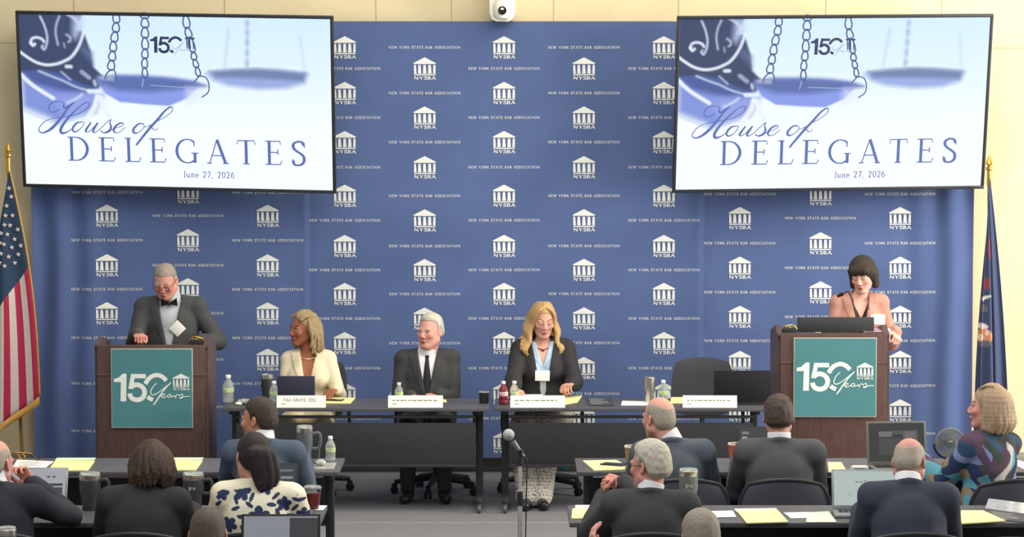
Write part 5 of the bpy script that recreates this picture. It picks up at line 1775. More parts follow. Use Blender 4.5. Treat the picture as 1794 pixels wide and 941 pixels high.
def suit(jm, sm=None, v=None, lap=.0, trousers=None, pad=.02, col=.013, boxy=.0, skirt=.06, g=.016, tie=None, wrinkle=.0022, shoes_=True, collar_top=.038, leg_g=.012, wings=True):
    def f(ctx):
        if sm: shirt(ctx, sm, collar_top, wings=wings)
        garment(ctx, 'jacket', jm, ('torso', 'arms'), g, vneck=v, lapel=lap, collar=col, pad=pad, boxy=boxy, skirt=skirt, wrinkle=wrinkle)
        garment(ctx, 'trousers', trousers or jm, ('legs',), leg_g, neckhole=None, wrinkle=.003)
        if shoes_: shoes(ctx, shoe_k)
        if tie: tie(ctx)
    return f
def long_tie(m, g=.008):
    def f(ctx):
        L = ctx['L']
        chest_strip(ctx, 'necktie', m, [(z, -w_, w_) for z, w_ in ((L - .035, .017), (L - .065, .012), (L - .10, .017), (L - .2, .028), (L - .33, .033))], g, .012)
    return f
def bow_tie(m):
    def f(ctx):
        T, L = ctx['T'], ctx['L']
        y = surf_y(ctx, 0, L - .05, .0) - .045
        mb = MB()
        for s in (-1, 1):
            mb.add([T(s * .008, y - .012, L - .012), T(s * .058, y - .008, L + .016), T(s * .060, y + .012, L - .045), T(s * .008, y + .006, L - .032),
                    T(s * .008, y + .012, L - .012), T(s * .056, y + .014, L + .016), T(s * .056, y + .022, L - .045), T(s * .008, y + .016, L - .032)],
                   [(0, 1, 2, 3), (7, 6, 5, 4), (0, 4, 5, 1), (1, 5, 6, 2), (2, 6, 7, 3), (3, 7, 4, 0)])
        mb.box(T(0, y - .006, L - .022), (.024, .022, .030), .006)
        mb.build('bow_tie', m, ctx['t'])
    return f
def P_(px, Y): return (at(px, 700, Y).x, Y, 0)

# ---------------------------------------------------------------- the man in the bow tie
def short_hair(m, **kw):
    return lambda ctx: hair_obj(ctx, lambda F: hair_short(F, **kw), m, res=.0042)
YSt = YL + .80
silver_h = hairm('silver_hair', '#c3bcae', '#8f897c')
def f(ctx):
    suit(charcoal, shirt_g, (.085, .10), .006, trousers=charcoal, tie=bow_tie(tie_k), collar_top=.05, boxy=.02)(ctx)
    badge(ctx, .062, .305, .088, .088, .80, .026)
    glasses(ctx, mat('dark_red_frames', '#4a2a28', .4), y=-.118)
person(P_(303, YSt), 0, 'person in a charcoal jacket and bow tie reading at the lectern', '#d69a8a', standing=True, lean=.20, sw=.195, fat=.03,
       head_off=(-.03, -.055, .12), head=(-.18, .50, 0), neck=.064, headkw=dict(fat=.008), hip_z=.94,
       arms={-1: dict(w=(-.20, -.42, 1.19), d=(.3, -1, -.15), n=(.1, -.2, -1), side=1, curl=.9, pole=(-.35, .5, -1)), 1: dict(w=(.24, -.28, 1.13), d=(-.3, -1, 0), n=(0, 0, -1), side=-1, curl=.5, pole=(.55, .6, -.6))},
       face=dict(blush=.2, brow='#9a8f88', lip='#b5686a'), hair=short_hair(hairm('grey_cropped_hair', '#a99e92', '#857a70'), t=.006, zf=.072, zback=-.05, rough=.0010), outfit=f)

# ---------------------------------------------------------------- the woman with locs
def locs(ctx):
    def b(F):
        F.add(ell((0, .02, .04), (.082, .098, .09)), .01)
        X, Y, Z = F.grid()
        zm = np.interp(Y, [-.12, -.075, -.05, -.01, .02], [.09, .08, .06, -.0, -.07])
        F.F = np.maximum(F.F, ((zm - Z) * .7).astype(np.float32))
        r = random.Random(4)
        rows = []
        for k in range(96):
            a = r.uniform(-.35, PI + .35)             # around the back half
            th = r.uniform(.1, 1.35)
            x0, y0, z0 = .082 * math.cos(a) * math.sin(th), .02 + .1 * math.sin(a) * math.sin(th), .04 + .09 * math.cos(th)
            ln = r.uniform(.13, .215)
            ox, oy = .105 * math.cos(a), .02 + .11 * math.sin(a)
            zl = .03 - ln
            j = lambda s=.009: r.uniform(-s, s)
            rows.append(([(x0, y0, z0), (ox * 1.0 + j(), oy + j(), .01 + j(.02)), (ox * 1.12 + j(), oy * 1.05 + j(), zl * .5 + j()), (ox * 1.10 + j(.02), oy * 1.0 + j(.02), zl)], [.0075, .0088, .0085, .0065]))
        for k in range(18):
            x = -.068 + .136 * k / 17
            q = r.uniform(-.008, .008)
            rows.append(([(x, .05, .130 - abs(x) * .5), (x * 1.05 + q, -.01, .136 - abs(x) * .55), (x * 1.08, -.045, .118 - abs(x) * .45 + q * .5), (x * 1.12 + q, -.064, .098 - abs(x) * .35 + q * .5)], [.009, .009, .008, .005]))
        strands(F, rows, .003)
    hair_obj(ctx, b, hairm('sandy_locs', '#b09a70', '#84725a', (1, 1, .6)), lo=(-.16, -.14, -.25), hi=(.16, .19, .16))
def f(ctx):
    garment(ctx, 'jacket', cream, ('torso', 'arms'), .014, vneck=(.062, .17), lapel=.012, collar=.012, pad=.004, skirt=.05)
    garment(ctx, 'trousers', cream, ('legs',), .014, neckhole=None)
    shoes(ctx, shoe_k)
    T, L = ctx['T'], ctx['L']
    P = [T(.058 * math.sin(a), surf_y(ctx, .058 * math.sin(a), L - .05 - .02 * math.cos(a), 0) - .002, L - .05 - .02 * math.cos(a)) for a in np.linspace(-1.2, 1.2, 9)]
    mb = MB(); mb.tube(P, .0035, 6); mb.build('necklace', mat('pale_gold', '#e2cfa4', .3, .8), ctx['t'])
person(P_(541, YP), 0, 'person with sandy locs in a cream jacket seated at the head table', '#a76a50', sw=.148, L=.50, bust=.012, fat=-.012, head=(-.95, .05, .05), head_off=(-.035, -.02, .145), neck=.046,
       arms={-1: dict(w=(-.10, -.34, .83), d=(.8, -.5, 0), n=(0, 0, -1), pole=(-.2, .2, -1)), 1: dict(w=(.22, -.38, .80), d=(-.5, -1, -.1), n=(0, 0, -1), side=-1, pole=(.3, .1, -1))},
       face=dict(blush=.12, brow='#4a3426', lip='#9b5148'), headkw=dict(eyes='open'), hair=locs, outfit=f)

# ---------------------------------------------------------------- the silver-haired man
person(P_(749, YP), 0, 'person with silver hair in a dark suit smiling at the head table', '#dba195', sw=.175, fat=.015, L=.495, head=(-.55, .02, 0), head_off=(.02, -.02, .13), neck=.060,
       arms={-1: dict(w=(-.11, -.30, .74), d=(1, -.25, -.05), n=(0, -.3, -1), side=-1, curl=.5, pole=(-.25, .2, -1)), 1: dict(w=(.09, -.31, .755), d=(-1, -.2, -.1), n=(0, .2, -1), side=1, curl=.6, pole=(.25, .2, -1))},
       face=dict(blush=.2, brow='#c3b5a6', lip='#b0605c'), headkw=dict(eyes='open', fat=.006),
       hair=short_hair(hairm('white_silver_hair', '#d3cfc2', '#b5b0a4'), t=.013, top=.006, zf=.088, zback=-.045, rough=.0012), outfit=suit(char_d, shirt_w, (.072, .13), .006, tie=long_tie(tie_k), boxy=.01, collar_top=.022))
# ---- the long-haired blonde woman
def long_blonde(ctx):
    def b(F):
        F.add(ell((0, .018, .04), (.082, .099, .091)), .01)
        X, Y, Z = F.grid()
        zm = np.interp(Y, [-.12, -.085, -.06, -.02, .02], [.09, .085, .07, -.0, -.08])
        F.F = np.maximum(F.F, ((zm - Z - .25 * np.clip(np.abs(X) - .03, 0, 1)) * .7).astype(np.float32))
        r = random.Random(9)
        rows = []
        for s in (-1, 1):
            for k in range(40):
                u = k / 39                      # 0 at the face, 1 at the back
                j = lambda q=.006: r.uniform(-q, q)
                y0 = -.062 + .150 * u
                ph = r.uniform(0, .022)
                i = min(1, .15 + 2.2 * u)
                rows.append(([(s * .006, -.05 + .07 * u, .112 + .016 * min(1, u * 3)), (s * .044, y0 * .95 - .006 * (1 - i), .092 + .008 * i), (s * (.066 + .012 * i), y0 + .008, .045), (s * (.070 + .024 * i), y0 + .018, -.025),
                              (s * (.084 + .022 * i + ph), y0 + .010 + j(), -.085), (s * (.092 + .012 * i + ph * .6), y0 - .025 + j(), -.140), (s * (.118 + .012 * i + ph * 1.4), y0 - .055 + j(), -.190 + j(.018)),
                              (s * (.100 + .01 * i + j(.014)), y0 - .06, -.245 + j(.025))], [.005, .0085, .0095, .010, .0105, .0105, .0095, .003]))
        for k in range(20):
            x = -.08 + .16 * k / 19
            rows.append(([(x, .085, .085 - 9 * x * x), (x * 1.15, .122, -.02), (x * 1.3, .125, -.12), (x * 1.4, .115, -.21)], [.016, .018, .018, .010]))
        strands(F, rows, .003)
    hair_obj(ctx, b, hairm('golden_hair', '#d2ae78', '#b08a58', (1, 1, .3)), lo=(-.19, -.16, -.31), hi=(.19, .19, .16))
def leafprint(V, ctx):
    C = np.tile(lin('#ddd8ca'), (len(V), 1))
    r = random.Random(2)
    u, v = V[:, 0] + .7 * V[:, 1], V[:, 2] + .3 * V[:, 1]
    cell = .025
    iu, iv = np.floor(u / cell), np.floor(v / cell)
    h = np.sin(iu * 127.1 + iv * 311.7) * 43758.5; h -= np.floor(h)
    h2 = np.sin(iu * 269.5 + iv * 183.3) * 43758.5; h2 -= np.floor(h2)
    du, dv = u - (iu + .3 + .4 * h) * cell, v - (iv + .3 + .4 * h2) * cell
    a = h * 6.28
    x, y = du * np.cos(a) + dv * np.sin(a), -du * np.sin(a) + dv * np.cos(a)
    d = np.minimum(np.abs(x - .3 * y) / .35 + np.abs(y), np.abs(x + .5 * y) / .35 + np.abs(y - .002))
    m = d < .0095
    C[m] = lin('#4c4c4e')
    m2 = (~m) & (d < .0125) & (h2 > .6)
    C[m2] = lin('#c99b8e')
    return C
def f(ctx):
    garment(ctx, 'blouse', blouse_b, ('torso',), .007, vneck=(.060, .36), lapel=.005, neckhole=.016, res=.006)
    garment(ctx, 'jacket', black_w, ('torso', 'arms'), .018, vneck=(.085, .10), lapel=.006, collar=.012, pad=.014, skirt=.05)
    garment(ctx, 'trousers', vcloth, ('legs',), .050, neckhole=None, wrinkle=.003, color=leafprint, res=.0065)
    shoes(ctx, shoe_k)
    badge(ctx, -.005, .30, .105, .075, .02, .030)
    chest_strip(ctx, 'badge_ribbon', cloth('pale_ribbon', '#b9c4c4'), [(.27, -.02, .02), (.20, -.022, .022), (.10, -.022, .022)], .024, .004)
    T, L = ctx['T'], ctx['L']
    P = [T(.055 * math.sin(a), surf_y(ctx, .055 * math.sin(a), L - .045 - .03 * math.cos(a), 0) - .003, L - .045 - .03 * math.cos(a)) for a in np.linspace(-1.2, 1.2, 9)]
    mb = MB(); mb.tube(P, .003, 6); mb.box(P[4] + np.array([0, -.004, -.006]), (.024, .01, .014), .003); mb.build('necklace', mat('dark_red_beads', '#7a3640', .3), ctx['t'])
person(P_(951, YP), 0, 'person with long golden hair in a black jacket at the head table', '#dba897', sw=.17, L=.555, seat=.48, bust=.02, fat=.01, head=(.12, .28, .05), head_off=(.005, -.03, .135), neck=.048,
       arms={-1: dict(w=(-.22, -.45, .80), d=(.35, -1, -.05), n=(.2, 0, -1), side=1, curl=.35, pole=(-.25, .2, -1)), 1: dict(w=(.20, -.42, .845), d=(-.4, -.9, -.05), n=(0, -.2, -1), side=-1, curl=.8, pole=(.4, .2, -1))},
       face=dict(blush=.12, brow='#8f6a44', lip='#b8666a'), hair=long_blonde, outfit=f,
       legs={-1: dict(k=(-.12, -.50, .56), a=(-.115, -.72, .085)), 1: dict(k=(.0, -.50, .56), a=(-.02, -.71, .085))})

# ---------------------------------------------------------------- the woman in the pink jacket
def bob(ctx):
    def b(F):
        F.add(ell((0, .014, .042), (.096, .110, .099)), .01)
        F.add(cap((-.072, .015, .0), (-.082, .005, -.085), .036, .026), .03)
        F.add(cap((.072, .015, .0), (.082, .005, -.085), .036, .026), .03)
        F.add(cap((-.04, .06, -.02), (-.05, .06, -.095), .06, .045), .03); F.add(cap((.04, .06, -.02), (.05, .06, -.095), .06, .045), .03)
        F.add(cap((-.045, -.072, .06), (.045, -.072, .06), .036, .036), .02)
        X, Y, Z = F.grid()
        # open the face: below the fringe, between the side curtains
        d = np.maximum(np.maximum(np.abs(X) - (.062 + .1 * np.clip(Y + .06, 0, .1)), Z - .040), Y - .0)
        F.F = np.maximum(F.F, (-d).astype(np.float32))
        F.F = np.maximum(F.F, np.broadcast_to((-.105 - Z), F.F.shape).astype(np.float32))
        F.F += (.0012 * np.sin(np.arctan2(X, -Y) * 46 + 2 * np.sin(Z * 30))).astype(np.float32)
        F.sub(ell((0, .01, -.12), (.05, .055, .10)), .01)
    hair_obj(ctx, b, hairm('black_bob_hair', '#221d1b', '#443b36', (1, 1, .2)), lo=(-.15, -.14, -.15), hi=(.15, .16, .17))
def f(ctx):
    garment(ctx, 'top', cloth('black_top', '#2a2628'), ('torso',), .006, vneck=(.085, .33), neckhole=.03, res=.006)
    garment(ctx, 'jacket', pinkj, ('torso', 'arms'), .015, vneck=(.066, .16), lapel=.011, collar=.013, pad=.014, skirt=.08)
    garment(ctx, 'trousers', black_w, ('legs',), .012, neckhole=None)
    shoes(ctx, shoe_k)
    badge(ctx, .115, .335, .105, .075, .0, .022)
    mb = MB()
    c = on_chest(ctx, -.10, .25, .02)
    for k in range(6):
        a = k * PI / 3
        mb.lathe([(0, -.004), (.014, -.002), (.014, .002), (0, .005)], 10, (c[0] + .018 * math.cos(a), c[1] - .006, c[2] + .014 * math.sin(a)), 0, rotm(PI / 2))
    mb.build('brooch', mat('olive_brooch', '#6f6a58', .4, .5), ctx['t'])
    T, L = ctx['T'], ctx['L']
    for s in (-1, 1):
        P = [T(s * .055, surf_y(ctx, s * .055, L - .05, .0) - .012, L - .02), T(s * .05, surf_y(ctx, s * .05, L - .14, .0) - .022, L - .14), T(s * .012, surf_y(ctx, 0, L - .3, .0) - .03, L - .30)]
        mb = MB(); mb.tube(smooth_path(P, 4), .003, 6); mb.build('lanyard', black_plastic, ctx['t'])
person(P_(1503, YSt - .02), 0, 'person with a black bob in a dusty pink jacket standing at the lectern looking down', '#e3b6a6', standing=True, lean=.12, sw=.158, L=.50, bust=.012, fat=-.008, head=(-.42, .34, -.06), head_off=(.015, -.035, .135), neck=.046, hip_z=.96,
       arms={-1: dict(w=(-.16, -.38, 1.18), d=(.4, -1, 0), n=(0, 0, -1), side=1, curl=.5, pole=(-.2, .3, -1)), 1: dict(w=(.235, -.26, 1.19), d=(.05, -.8, -.45), n=(-.5, 0, -.9), side=-1, curl=.75, pole=(.25, .5, -1))},
       face=dict(blush=.12, brow='#3a2c28', lip='#b5605e'), hair=bob, outfit=f)

# ================================================================== THE AUDIENCE (seen from behind)
R2, R1 = Y2 - .34, Y1 - .34
REST = {-1: dict(w=(-.2, -.40, .80), d=(.4, -1, -.05), n=(0, 0, -1), side=1), 1: dict(w=(.2, -.40, .80), d=(-.4, -1, -.05), n=(0, 0, -1), side=-1)}
def seated(px, Y, label, skin, **kw):
    kw['L'] = kw.get('L', .42 if Y > 15 else .405) + .025; kw.setdefault('seat', .43); ho = kw.get('head_off', (0, -.025, .145)); kw['head_off'] = (ho[0], ho[1], ho[2] - .022); kw.setdefault('lean', .14); kw.setdefault('arms', REST); kw.setdefault('res', .009)
    rz = kw.pop('rz', PI)
    return person(P_(px, Y), rz, label, skin, **kw)
bald = [ell((0, -.02, .10), (.066, .095, .075)), ell((0, .045, .09), (.05, .06, .065))]
brown_h = hairm('dark_brown_hair', '#3b302b', '#5b4538')
# young man in blue
seated(460, R1, 'person with short dark hair in a blue suit looking toward the lectern', '#c68d72', head=(1.12, .02, 0), head_off=(.03, -.03, .13), sw=.18, lean=.1,
       face=dict(brow='#2a211c', stubble='#6a5346', blush=.08), headkw=dict(eyes='open'), hair=short_hair(hairm('dark_faded_hair', '#332c28', '#4b423c'), t=.009, top=.006, zf=.068, zback=-.05, rough=.0012), outfit=suit(blue_s, shirt_w, None, pad=.018, collar_top=.042, shoes_=False))
# bald man in slate, first row right
seated(1183, R1, 'person in a slate suit, bald on top with grey sides, first row nearest the aisle', '#d79c8c', head=(.62, .05, .04), head_off=(.07, -.03, .14), sw=.18, fat=.02, side=.04, face=dict(brow='#a89c90', blush=.2), headkw=dict(fat=.006),
       hair=short_hair(hairm('thin_grey_hair', '#948a7c', '#b3a899'), t=.003, zf=.09, zback=-.055, bald=[ell((0, -.03, .11), (.070, .10, .088)), ell((0, .05, .11), (.056, .075, .072))], rough=.0006), outfit=suit(slate, shirt_w, None, pad=.02, shoes_=False, collar_top=.040))
# dark-haired man in charcoal
seated(1367, R1, 'person with thick dark hair in a grey-green suit seen squarely from behind', '#cf9584', head=(-.06, .06, .03), head_off=(0, -.03, .145), sw=.195, fat=.02, face=dict(brow='#2a211c'),
       hair=short_hair(hairm('dark_wavy_hair', '#3a312d', '#574a42'), t=.010, top=.006, zf=.066, zback=-.052, rough=.0022), outfit=suit(green_g, shirt_w, None, pad=.024, shoes_=False, collar_top=.040, boxy=.01))
# woman in the patterned blouse
def profile_bob(ctx):
    def b(F):
        F.add(ell((0, .02, .042), (.090, .104, .096)), .01)
        r = random.Random(21)
        X, Y, Z = F.grid()
        zm = np.interp(Y, [-.12, -.08, -.055, -.02, .0], [.085, .075, .05, -.01, -.08])
        F.F = np.maximum(F.F, ((zm - Z) * .7).astype(np.float32))
        rows = []
        for k in range(64):
            a = -.30 + (PI + .6) * k / 63
            c, s = math.cos(a), math.sin(a)
            j = lambda q=.006: r.uniform(-q, q)
            rows.append(([(.03 * c, .01 + .04 * s, .132), (.086 * c, .02 + .098 * s, .07), (.104 * c + j(), .025 + .112 * s + j(), -.01), (.110 * c + j(), .028 + .118 * s + j(), -.075), (.108 * c + j(), .02 + .108 * s, -.115 + j(.012)), (.088 * c, .02 + .088 * s, -.135 + j(.01))], [.008, .013, .015, .015, .013, .007]))
        for k in range(10):
            rows.append(([(-.05 + .011 * k, .03, .128), (-.055 + .012 * k, -.015, .127), (-.05 + .011 * k, -.050, .106)], [.009, .007, .003]))
        strands(F, rows, .0035)
    hair_obj(ctx, b, hairm('highlighted_hair', '#8c745a', '#b8a084', (1, 1, .3)), lo=(-.16, -.14, -.19), hi=(.16, .18, .18))
def patches(V, ctx):
    cols = [lin(c) for c in ('#2f3d5c', '#5b9aa8', '#5b4658', '#c4beb8', '#3e4a44', '#7a86b0', '#463a40', '#39536a', '#8d7f6a', '#4c4a4c')]
    x, y, z = V[:, 0], V[:, 1], V[:, 2]
    u = x * 17 + 1.0 * np.sin(z * 22 + y * 9) + y * 9
    v = z * 9 + .9 * np.sin(x * 21 + 1.0) + y * 6
    iu, iv = np.floor(u), np.floor(v + .5 * (np.floor(u) % 2))
    h = np.sin(iu * 12.9898 + iv * 78.233) * 43758.5453; h -= np.floor(h)
    idx = (h * len(cols)).astype(int)
    return np.array(cols)[idx]
def f(ctx):
    garment(ctx, 'blouse', vcloth, ('torso', 'arms'), .020, color=patches, pad=.0, skirt=.04, neckhole=.014, collar=.010, wrinkle=.004, res=.0048)
    garment(ctx, 'trousers', black_w, ('legs',), .012, neckhole=None)
    mb = MB(); c = ctx['HC'] + ctx['RH'] @ np.array([.086, .004, -.055]); mb.tube([tuple(c + .016 * np.array([0, math.cos(a), math.sin(a)])) for a in np.linspace(0, 2 * PI, 15)], .0035, 6); mb.build('earring', brass, ctx['t'])
seated(1740, R1 + .02, 'person with highlighted shoulder-length hair in a multicoloured patterned blouse, seen in profile', '#d49c8e', rz=PI + .55, L=.47, lean=.08, head=(.72, -.03, 0), head_off=(-.01, -.015, .15), sw=.15, bust=.015, neck=.046,
       arms={1: dict(w=(.18, -.42, .82), d=(-.1, -1, .1), n=(0, 0, -1), side=-1, curl=.5), -1: dict(w=(-.12, -.40, .80), d=(.4, -1, 0), n=(0, 0, -1), side=1)},
       face=dict(brow='#6a4a38', blush=.15, lip='#b0605c'), headkw=dict(eyes='open'), hair=profile_bob, outfit=f)
# grey-haired man with glasses, hands clasped
def f(ctx):
    suit(char_d, shirt_w, None, pad=.022, shoes_=False, collar_top=.040, boxy=.01)(ctx)
    glasses(ctx, black_plastic, y=-.118)
seated(1140, R2, 'person with thick grey hair and black glasses, hands clasped over the table edge', '#d79a8a', head=(.85, .06, 0), head_off=(.0, -.03, .14), sw=.185, fat=.02,
       arms={1: dict(w=(.215, -.43, .865), d=(-.15, -.1, 1), n=(-1, .2, 0), side=-1, curl=.9, pole=(.6, .2, -1)), -1: dict(w=(.115, -.43, .935), d=(1, -.1, .12), n=(.1, -.8, -.5), side=1, curl=.6, pole=(-.5, .2, -1))},
       face=dict(brow='#a89c90', blush=.2), headkw=dict(fat=.006), hair=short_hair(hairm('thick_grey_hair', '#a8a192', '#c9c3b2'), t=.014, top=.006, zf=.072, zback=-.06, rough=.0020), outfit=f)
# bowed bald man in navy
seated(1598, R2 - .02, 'person in a navy suit, bald with a grey fringe of hair, bowed over the table', '#cf978c', lean=.30, head=(-.42, .42, .05), head_off=(-.02, -.07, .115), sw=.19, fat=.02, L=.45, face=dict(brow='#a89c90', blush=.2), headkw=dict(fat=.006),
       hair=short_hair(hairm('sparse_grey_hair', '#96897c', '#b3a899'), t=.003, zf=.09, zback=-.058, bald=[ell((0, -.03, .11), (.070, .11, .092)), ell((0, .05, .11), (.062, .080, .082))], rough=.0006), outfit=suit(navy_s, shirt_w, None, pad=.024, shoes_=False, collar_top=.038, boxy=.01))
# floral top
def flowers(V, ctx):
    C = np.tile(lin('#ece5c8'), (len(V), 1))
    navyc = lin('#36405f')
    T = ctx['T']
    x, z = V[:, 0], V[:, 2]
    s = np.where(V[:, 1] > 0, 0, .31)
    def mark(m): C[m] = navyc
    for cx, cz, r_ in ((-.02, .84, .062), (.13, .80, .045), (-.14, .90, .042), (.07, .96, .05), (-.05, .985, .045), (.17, .95, .040), (.05, .70, .05), (-.12, .74, .05), (-.20, .80, .035), (.21, .86, .030), (.0, .62, .05), (.15, .66, .05), (.22, .72, .035), (-.22, .96, .03)):
        dx, dz = x - cx + s * .3, z - cz + s * .2
        rr, a = np.hypot(dx, dz), np.arctan2(dz, dx)
        mark(rr < r_ * .92 * (.55 + .45 * np.abs(np.cos(2.5 * a + cx * 30)) ** .7))
    k = 0
    for cx, cz, an in ((.03, .90, .6), (-.09, .80, -.5), (.06, .78, .9), (.19, .90, -.7), (-.19, .86, .8), (-.08, .90, .2), (.07, .84, .2), (-.15, .83, -1), (.1, .92, 1.2), (-.03, .70, .4), (.18, .83, .3), (-.11, .86, 1.2), (.1, .88, -.4), (.12, .73, .3), (-.04, .75, -.9), (-.17, .70, .4), (-.1, .94, -.7), (.0, 1.02, .1), (.12, 1.0, .5), (-.13, .98, -.2), (.2, .79, 1.1), (-.24, .88, -.4), (.02, .935, -1.2), (-.2, .92, .4), (.24, .92, .9), (.26, .82, -.5), (-.25, .76, .6)):
        dx, dz = x - cx + s * .3, z - cz + s * .2
        u, v = dx * math.cos(an) + dz * math.sin(an), -dx * math.sin(an) + dz * math.cos(an)
        mark((u / .024) ** 2 + (v / .010) ** 2 < 1)
    return C
def ponytail(ctx):
    def b(F):
        F.add(ell((0, .016, .038), (.084, .103, .092)), .01)
        F.add(ell((0, .05, -.02), (.07, .07, .07)), .03)
        X, Y, Z = F.grid()
        zm = np.interp(Y, [-.12, -.075, -.045, -.0, .03, .06, .12], [.08, .07, .035, -.01, -.05, -.08, -.08])
        F.F = np.maximum(F.F, ((zm - Z) * .7).astype(np.float32))
        F.add(ell((0, .115, .01), (.03, .025, .03)), .01)
        r = random.Random(5)
        rows = []
        for k in range(44):
            a, q = r.uniform(0, 2 * PI), math.sqrt(r.random())
            ox, oy = .05 * q * math.cos(a), .028 * q * math.sin(a)
            rows.append(([(ox * .3, .118, .02), (ox * 1.0 - .01, .135 + oy * .6, .0), (ox * 1.1 - .03, .125 + oy * .6, -.06), (ox * 1.1 - .045, .115 + oy * .6, -.11), (ox * .8 - .05, .11 + oy * .6, -.16 + r.uniform(-.02, .02))], [.012, .018, .018, .015, .006]))
        strands(F, rows, .014)
    hair_obj(ctx, b, hairm('black_ponytail_hair', '#262122', '#352d2d', (1, 1, .2)), lo=(-.16, -.14, -.27), hi=(.14, .2, .16))
def f(ctx):
    garment(ctx, 'blouse', vcloth, ('torso', 'arms'), .014, color=flowers, sleeve=.5, skirt=.04, neckhole=.02, wrinkle=.003, res=.0042, pad=.004)
    garment(ctx, 'trousers', navy_s, ('legs',), .012, neckhole=None)
seated(448, R2 - .05, 'person with a black ponytail in a cream top printed with navy flowers', '#d3a08a', L=.465, lean=.18, head=(.35, .3, -.12), head_off=(.03, -.05, .125), sw=.172, bust=.015, fat=.02, neck=.048, hair=ponytail, outfit=f, face=dict(brow='#2a211c'))
# brown-haired woman in black
def messy_bob(ctx):
    def b(F):
        F.add(ell((0, .018, .04), (.084, .1, .092)), .01)
        X, Y, Z = F.grid()
        zm = np.interp(Y, [-.12, -.075, -.05, -.015, .0], [.08, .07, .04, -.02, -.09])
        F.F = np.maximum(F.F, ((zm - Z) * .7).astype(np.float32))
        r = random.Random(31)
        rows = []
        for k in range(80):
            a = -.35 + (PI + .7) * k / 79
            c, s = math.cos(a), math.sin(a)
            j = lambda q=.012: r.uniform(-q, q)
            rows.append(([(.03 * c, .01 + .04 * s, .120), (.084 * c + j(.004), .02 + .094 * s, .06), (.10 * c + j(), .025 + .105 * s + j(), -.01 + j()), (.105 * c + j(), .028 + .108 * s + j(), -.07 + j()), (.09 * c + j(), .02 + .098 * s + j(), -.12 + j(.02))], [.007, .011, .012, .012, .006]))
        strands(F, rows, .0035)
    hair_obj(ctx, b, hairm('brown_streaked_hair', '#2c2522', '#513e33', (1, 1, .25)), lo=(-.18, -.15, -.2), hi=(.18, .2, .17))
def f(ctx):
    shirt(ctx, shirt_w, .035)
    garment(ctx, 'jacket', black_w, ('torso', 'arms'), .018, collar=.011, pad=.014, skirt=.06, boxy=.01)
    garment(ctx, 'trousers', black_w, ('legs',), .012, neckhole=None)
seated(247, R2 - .02, 'person with streaked brown hair in a black jacket in front of the left lectern sign', '#cf9a88', head=(.25, .38, -.05), head_off=(-.03, -.06, .115), sw=.175, fat=.01, L=.43, lean=.2, hair=messy_bob, outfit=f)
# man at the left edge, chin in hand
def f(ctx):
    suit(black_w if False else cloth('ink_suiting', '#34363d'), shirt_w, None, pad=.02, shoes_=False, collar_top=.05, boxy=.02)(ctx)
tl, cl = seated(-16, R2, 'person in an ink-dark suit at the left edge, bald, chin resting on one hand', '#d39a8a', head=(-.35, .12, 0), head_off=(.0, -.04, .115), sw=.20, fat=.03, lean=.16, L=.44,
       arms={-1: dict(w=(-.155, -.27, .955), d=(.62, -.1, .75), n=(.6, .6, .3), side=-1, curl=.55, fingers=(.05, .5, .7, .8), pole=(-.9, -.15, -.75)), 1: REST[1]},
       face=dict(brow='#a89c90', blush=.2), headkw=dict(fat=.006), hair=short_hair(hairm('sparse_grey_hair', '#96897c', '#b3a899'), t=.0035, zf=.09, zback=-.055, bald=[ell((0, -.03, .11), (.075, .11, .105)), ell((0, .05, .12), (.07, .085, .098))]), outfit=f)
# third row: only the crowns show
seated(357, 12.45, 'person with cropped dark hair, only the crown showing at the bottom edge', '#c99480', head=(0, .1, 0), sw=.18, L=.34, lean=.32,
       hair=short_hair(hairm('cropped_dark_hair', '#4c443e', '#63584f'), t=.006, zf=.07, zback=-.05, rough=.0008), outfit=suit(green_g, shirt_w, None, shoes_=False))
seated(1231, 12.40, 'person with ash-grey hair, crown and one raised hand showing at the bottom edge', '#d79f90', head=(.1, .1, 0), sw=.18, L=.335, lean=.25,
       arms={1: dict(w=(.45, -.42, .87), d=(.25, -.45, .85), n=(-1, -.3, 0), side=1, curl=.35, pole=(1, 0, -1)), -1: REST[-1]},
       hair=short_hair(hairm('ash_grey_hair', '#837a6c', '#9d9484'), t=.011, zf=.07, zback=-.055, rough=.0012), outfit=suit(slate, shirt_w, None, shoes_=False))
# the bald man's gold glasses, held in his hand
p = at(40, 795, R2 + .42)
t = thing('eyeglasses', (p.x, R2 + .36, p.z - .004), 'thin gold eyeglasses held up beside the bald man at the left edge', 'glasses')
mb = MB(); mb.tube(smooth_path([(-.05, 0, .012), (-.02, .0, .018), (.05, 0, .014), (.062, 0, .008), (.085, .01, -.03)], 4), .0022, 6); mb.build('temple', brass, t)
mb = MB(); mb.tube([(-.03 + .02 * math.cos(a), 0, -.002 + .017 * math.sin(a)) for a in np.linspace(0, 2 * PI, 17)], .002, 6); mb.build('lens_rim', brass, t)
mb = MB(); mb.tube([(.006 + .012 * math.cos(a), .008, -.006 + .014 * math.sin(a)) for a in np.linspace(0, 2 * PI, 17)], .002, 6); mb.build('lens_rim', brass, t)

